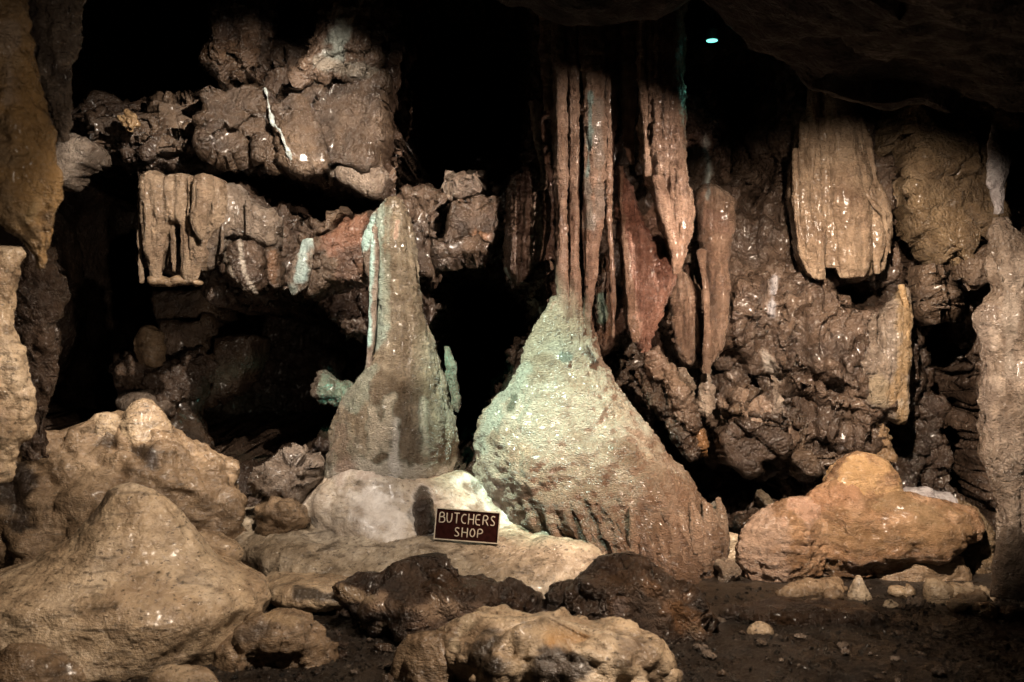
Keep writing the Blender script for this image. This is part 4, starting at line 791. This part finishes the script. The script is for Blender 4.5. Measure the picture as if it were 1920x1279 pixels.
s.paint([([(500, 1155), (560, 1165)], 16, (.42, .30, .18), .8), ([(590, 1190), (595, 1230)], 12, (.4, .27, .16), .7), ([(450, 1190), (500, 1180)], 20, (.06, .045, .035), .7)], 4)
thing('rock', 'brown rock with cream top edge below the flat cream slab', 'rock', [('rock', s, BROWNFLOW)])
s = loft([(1212, 20, 90), (1230, -10, 125), (1260, -30, 140), (1300, -40, 150)], 3.1, .7, n=80, disp=[('f', 5, .03), ('b', 14, .012, 3)], seed=257)
thing('rock', 'grey-brown rock at the skirt of the low cream cone', 'rock', [('rock', s, BROWNFLOW)])
s = loft([(1254, 310, 370), (1262, 285, 395), (1280, 275, 410), (1300, 270, 415)], 3.15, .7, n=60, disp=[('f', 6, .02)], seed=258)
thing('rock', 'small tan rock in the dark gravel near the front', 'rock', [('rock', s, CREAM)])
for k, (pl, lab) in enumerate([([gp(1090, 1150), gp(1250, 1140), gp(1320, 1156), gp(1200, 1168)], 'low mud-covered slab edge on the floor beside the glossy boulder'),
                             ([gp(1330, 1150), gp(1480, 1138), gp(1640, 1152), gp(1660, 1175), gp(1500, 1180), gp(1400, 1170)], 'long low mud-covered slab before the pointed stalagmite'),
                             ([gp(1440, 1112), gp(1560, 1098), gp(1600, 1112), gp(1500, 1124)], 'thin brown flake of floor crust before the orange mound')]):
    s = pillow(pl, 0, .045, .05, .07, .009, 2, [('f', 6, .018), ('f', 20, .006, 3)], 260 + k, None, .03, up=True, zf=lambda a, b: 0 * a + .012)
    thing('rock', lab, 'rock', [('rock', s, [BROWNFLOW, DARK, YELLOW][k] if k != 2 else BROWNFLOW)])
# loose stones in the mud
rg = random.Random(23); protos = []
for k in range(6):
    b_ = blob((0, 0, 0), (1, .85, .62), 400 + k, [('c', 1.5, .35), ('f', 2.2, .22)], 2); o = build('stone', b_, [DARK, BLOCK, GREY][k % 3]); protos.append(o)
spots = []
for k in range(110):
    Y = rg.uniform(3.2, 4.2); a = rg.uniform(620, 1860) if k % 3 else rg.uniform(380, 840); spots.append((a, Y, rg.uniform(.007, .026)))
for k, (a, Y, r) in enumerate(spots):
    o = protos[k] if k < 6 else protos[k % 6].copy()
    if k >= 6: C.objects.link(o)
    x = (a - 960) / F * Y; o.location = (x, Y, floor_z(x, Y) + r * .35); o.scale = (r * rg.uniform(.8, 1.4), r, r * rg.uniform(.7, 1.1)); o.rotation_euler = (rg.uniform(-.3, .3), rg.uniform(-.3, .3), rg.uniform(0, 6))
    o['label'] = 'loose stone lying in the dark gravel'; o['category'] = 'stone'; o['group'] = 'loose stones in the mud'
# gravel: uncountable crumbs in one mesh
g = np.random.default_rng(3); nG = 9000
ph = (1 + 5 ** .5) / 2
iv = np.array([[-1,ph,0],[1,ph,0],[-1,-ph,0],[1,-ph,0],[0,-1,ph],[0,1,ph],[0,-1,-ph],[0,1,-ph],[ph,0,-1],[ph,0,1],[-ph,0,-1],[-ph,0,1]]) / 1.9
it = np.array([[0,11,5],[0,5,1],[0,1,7],[0,7,10],[0,10,11],[1,5,9],[5,11,4],[11,10,2],[10,7,6],[7,1,8],[3,9,4],[3,4,2],[3,2,6],[3,6,8],[3,8,9],[4,9,5],[2,4,11],[6,2,10],[8,6,7],[9,8,1]])
gy = g.uniform(3.0, 4.45, nG); gx = (g.uniform(150, 2000, nG) - 960) / F * gy
dens = fbm(np.stack([gx * 2.2, gy * 2.2, 0 * gx], 1), 3, 66) + .25 * (gy < 3.75)
kp = (dens > -.05) | (g.uniform(size=nG) < .15); gx, gy = gx[kp], gy[kp]; nG = len(gx)
gr = .0025 + .007 * g.uniform(size=nG) ** 3
GV = iv[None] * (1 + .35 * g.normal(size=(nG, 12, 1))) * gr[:, None, None] * g.uniform(.6, 1.3, (nG, 1, 3))
GV = GV + np.stack([gx, gy, floor_z(gx, gy) + gr * .4], 1)[:, None]
gm = M(GV.reshape(-1, 3), np.zeros((0, 4), int), (it[None] + 12 * np.arange(nG)[:, None, None]).reshape(-1, 3)); gm.flat = True
gt = g.uniform(.02, .14, nG); gt = np.where(g.uniform(size=nG) < .04, .3, gt)
gm.tint = np.repeat(np.stack([gt, gt * .78, gt * .6, np.ones(nG)], 1), 12, 0)
o = build('gravel', gm, DIRT); o['kind'] = 'stuff'; o['label'] = 'dark crumbly gravel strewn over the mud floor'; o['category'] = 'gravel'

# ------------------------------------------------------------------ sign
def flatmat(name, col, rough, spec=.5, coat=0, bump=0):
    m = bpy.data.materials.new(name); m.use_nodes = True; N, L = m.node_tree.nodes, m.node_tree.links; p = N['Principled BSDF']
    p.inputs['Roughness'].default_value = rough; p.inputs['Coat Weight'].default_value = coat; p.inputs['Coat Roughness'].default_value = .08
    g = N.new('ShaderNodeNewGeometry'); n = N.new('ShaderNodeTexNoise'); n.inputs['Scale'].default_value = 60; L.new(g.outputs['Position'], n.inputs['Vector'])
    r = N.new('ShaderNodeValToRGB'); r.color_ramp.elements[0].color = (*[c * .7 for c in col], 1); r.color_ramp.elements[1].color = (*[min(1, c * 1.2) for c in col], 1)
    r.color_ramp.elements[0].position = .3; r.color_ramp.elements[1].position = .7
    L.new(n.outputs['Fac'], r.inputs[0]); L.new(r.outputs[0], p.inputs['Base Color'])
    if bump:
        b = N.new('ShaderNodeBump'); b.inputs['Strength'].default_value = bump; b.inputs['Distance'].default_value = .01; L.new(n.outputs['Fac'], b.inputs['Height']); L.new(b.outputs[0], p.inputs['Normal'])
    return m
MAROON = flatmat('maroon_glaze', (.020, .006, .005), .12, .5, .8, .12); LETTER = flatmat('cream_letter_paint', (.40, .35, .27), .45, bump=.1); SIGNB = flatmat('sign_back', (.05, .04, .03), .6)
SY = 4.40
s0 = W(813, 951, SY); sR = W(934, 960.5, SY) - s0; sD = W(813, 1010, SY) - s0
sw, sh_ = np.linalg.norm(sR), np.linalg.norm(sD)
ex = sR / sw; ez0 = -sD / sh_; ez = ez0 - ex * ez0.dot(ex); ez /= np.linalg.norm(ez)
lean = math.radians(12); ey = np.cross(ez, ex); ez2 = ez * math.cos(lean) + ey * math.sin(lean); ey2 = np.cross(ez2, ex)
org = W(813, 1011, SY)
def S3(V):  # sign-local (across, out of the face, up) -> world
    V = np.asarray(V, float); return org + V[:, :1] * ex + V[:, 1:2] * (-ey2) + V[:, 2:3] * ez2
def sbox(lo, hi): m = boxm(lo, hi); m.V = S3(m.V); m.q = m.q[:, ::-1]; return m
Ht, Wd = sh_, sw; fw = .005
frame = [((0, 0, 0), (Wd, .016, fw)), ((0, 0, Ht - fw), (Wd, .016, Ht)), ((0, 0, fw), (fw, .016, Ht - fw)), ((Wd - fw, 0, fw), (Wd, .016, Ht - fw))]
GL = {'B': [[(0, 0), (0, 1), (.45, 1), (.6, .88), (.6, .65), (.45, .53), (0, .53)], [(.45, .53), (.66, .42), (.66, .12), (.5, 0), (0, 0)]], 'U': [[(0, 1), (0, .25), (.15, 0), (.45, 0), (.6, .25), (.6, 1)]],
      'T': [[(0, 1), (.64, 1)], [(.32, 1), (.32, 0)]], 'C': [[(.62, .85), (.42, 1), (.2, .95), (0, .65), (0, .3), (.2, .03), (.42, 0), (.62, .12)]], 'H': [[(0, 0), (0, 1)], [(.6, 0), (.6, 1)], [(0, .5), (.6, .5)]],
      'E': [[(.56, 1), (0, 1), (0, 0), (.58, 0)], [(0, .52), (.46, .52)]], 'R': [[(0, 0), (0, 1), (.45, 1), (.6, .85), (.6, .62), (.45, .5), (0, .5)], [(.3, .5), (.64, 0)]],
      'S': [[(.58, .85), (.4, 1), (.15, .97), (.02, .8), (.08, .6), (.5, .42), (.6, .22), (.48, .04), (.22, 0), (0, .14)]], 'O': [[(.3, 1), (.06, .8), (0, .5), (.06, .2), (.3, 0), (.54, .2), (.6, .5), (.54, .8), (.3, 1)]], 'P': [[(0, 0), (0, 1), (.45, 1), (.6, .86), (.6, .62), (.45, .48), (0, .48)]]}
lets = []
def word(txt, x0, x1, z0, h):
    n = len(txt); stp = (x1 - x0) / n
    for k, ch in enumerate(txt):
        parts = []
        for st_ in GL[ch]:
            pts = [(x0 + k * stp + a * stp * 1.12 + stp * .08, .0105, z0 + b * h) for a, b in st_]
            parts.append(tube(S3(pts), [.0028] * len(pts), 8))
        V, qs, ts, off = [], [], [], 0
        for p_ in parts: V.append(p_.V); qs.append(p_.q + off); ts.append(p_.t + off); off += len(p_.V)
        lets.append(('letter', M(np.concatenate(V), np.concatenate(qs), np.concatenate(ts)), LETTER))
word('BUTCHERS', Wd * .055, Wd * .955, Ht * .545, Ht * .32)
word('SHOP', Wd * .30, Wd * .78, Ht * .135, Ht * .29)
# glazed panel, slightly pillowed
A, B, q = grid_mesh(np.linspace(fw * .5, Wd - fw * .5, 60), np.linspace(fw * .5, Ht - fw * .5, 30))
pv = np.stack([A.ravel(), np.full(A.size, .0085), B.ravel()], 1); pv[:, 1] += .0012 * fbm(pv * 40, 2, 9)
thing('sign', 'maroon glazed sign with raised cream letters reading BUTCHERS SHOP', 'sign',
      [('board', sbox((.001, -.006, .001), (Wd - .001, .006, Ht - .001)), SIGNB), ('face', M(S3(pv), q), MAROON)] + [('frame_bar', sbox(a, b), LETTER) for a, b in frame] + lets)

# ------------------------------------------------------------------ the lamp in the roof
EM = bpy.data.materials.new('teal_lamp_glow'); EM.use_nodes = True; p = EM.node_tree.nodes['Principled BSDF']
p.inputs['Base Color'].default_value = (.5, .8, .75, 1); p.inputs['Emission Color'].default_value = (.22, 1, .82, 1); p.inputs['Emission Strength'].default_value = 1.1
lp = W(1335, 77, 4.75)
def disc(c, r, h, n=28):
    t = np.linspace(0, 2 * np.pi, n, endpoint=False); ring = np.stack([np.cos(t) * r, np.sin(t) * r, 0 * t], 1)
    V = np.concatenate([ring + c, ring + c + [0, 0, h], [c], [c + np.array([0, 0, h])]]); j = np.arange(n); j2 = (j + 1) % n
    m = M(V, np.stack([j, j2, n + j2, n + j], 1), np.concatenate([np.stack([np.full(n, 2 * n), j2, j], 1), np.stack([np.full(n, 2 * n + 1), n + j, n + j2], 1)])); m.flat = True; return m
thing('ceiling_lamp', 'small round teal lamp glowing under the dark roof', 'lamp', [('lens', disc(lp, .026, .003), EM), ('housing', disc(lp + np.array([0, 0, .004]), .030, .05), flatmat('lamp_housing', (.02, .02, .02), .5)),
      ('stem', tube([lp + np.array([0, 0, .055]), lp + np.array([0, .02, .9])], [.008, .008], 8), flatmat('lamp_stem', (.02, .02, .02), .5))])
l = bpy.data.lights.new('ceiling_lamp_glow', 'POINT'); l.energy = .015; l.color = TEAL; l.shadow_soft_size = .02; o = bpy.data.objects.new('ceiling_lamp_glow', l); C.objects.link(o); o.location = lp - np.array([0, .06, .03])
spot('ceiling_lamp_beam', tuple(lp - np.array([0, 0, .02])), W(1080, 760, 4.8), 1, TEAL, 50, .8, .03)
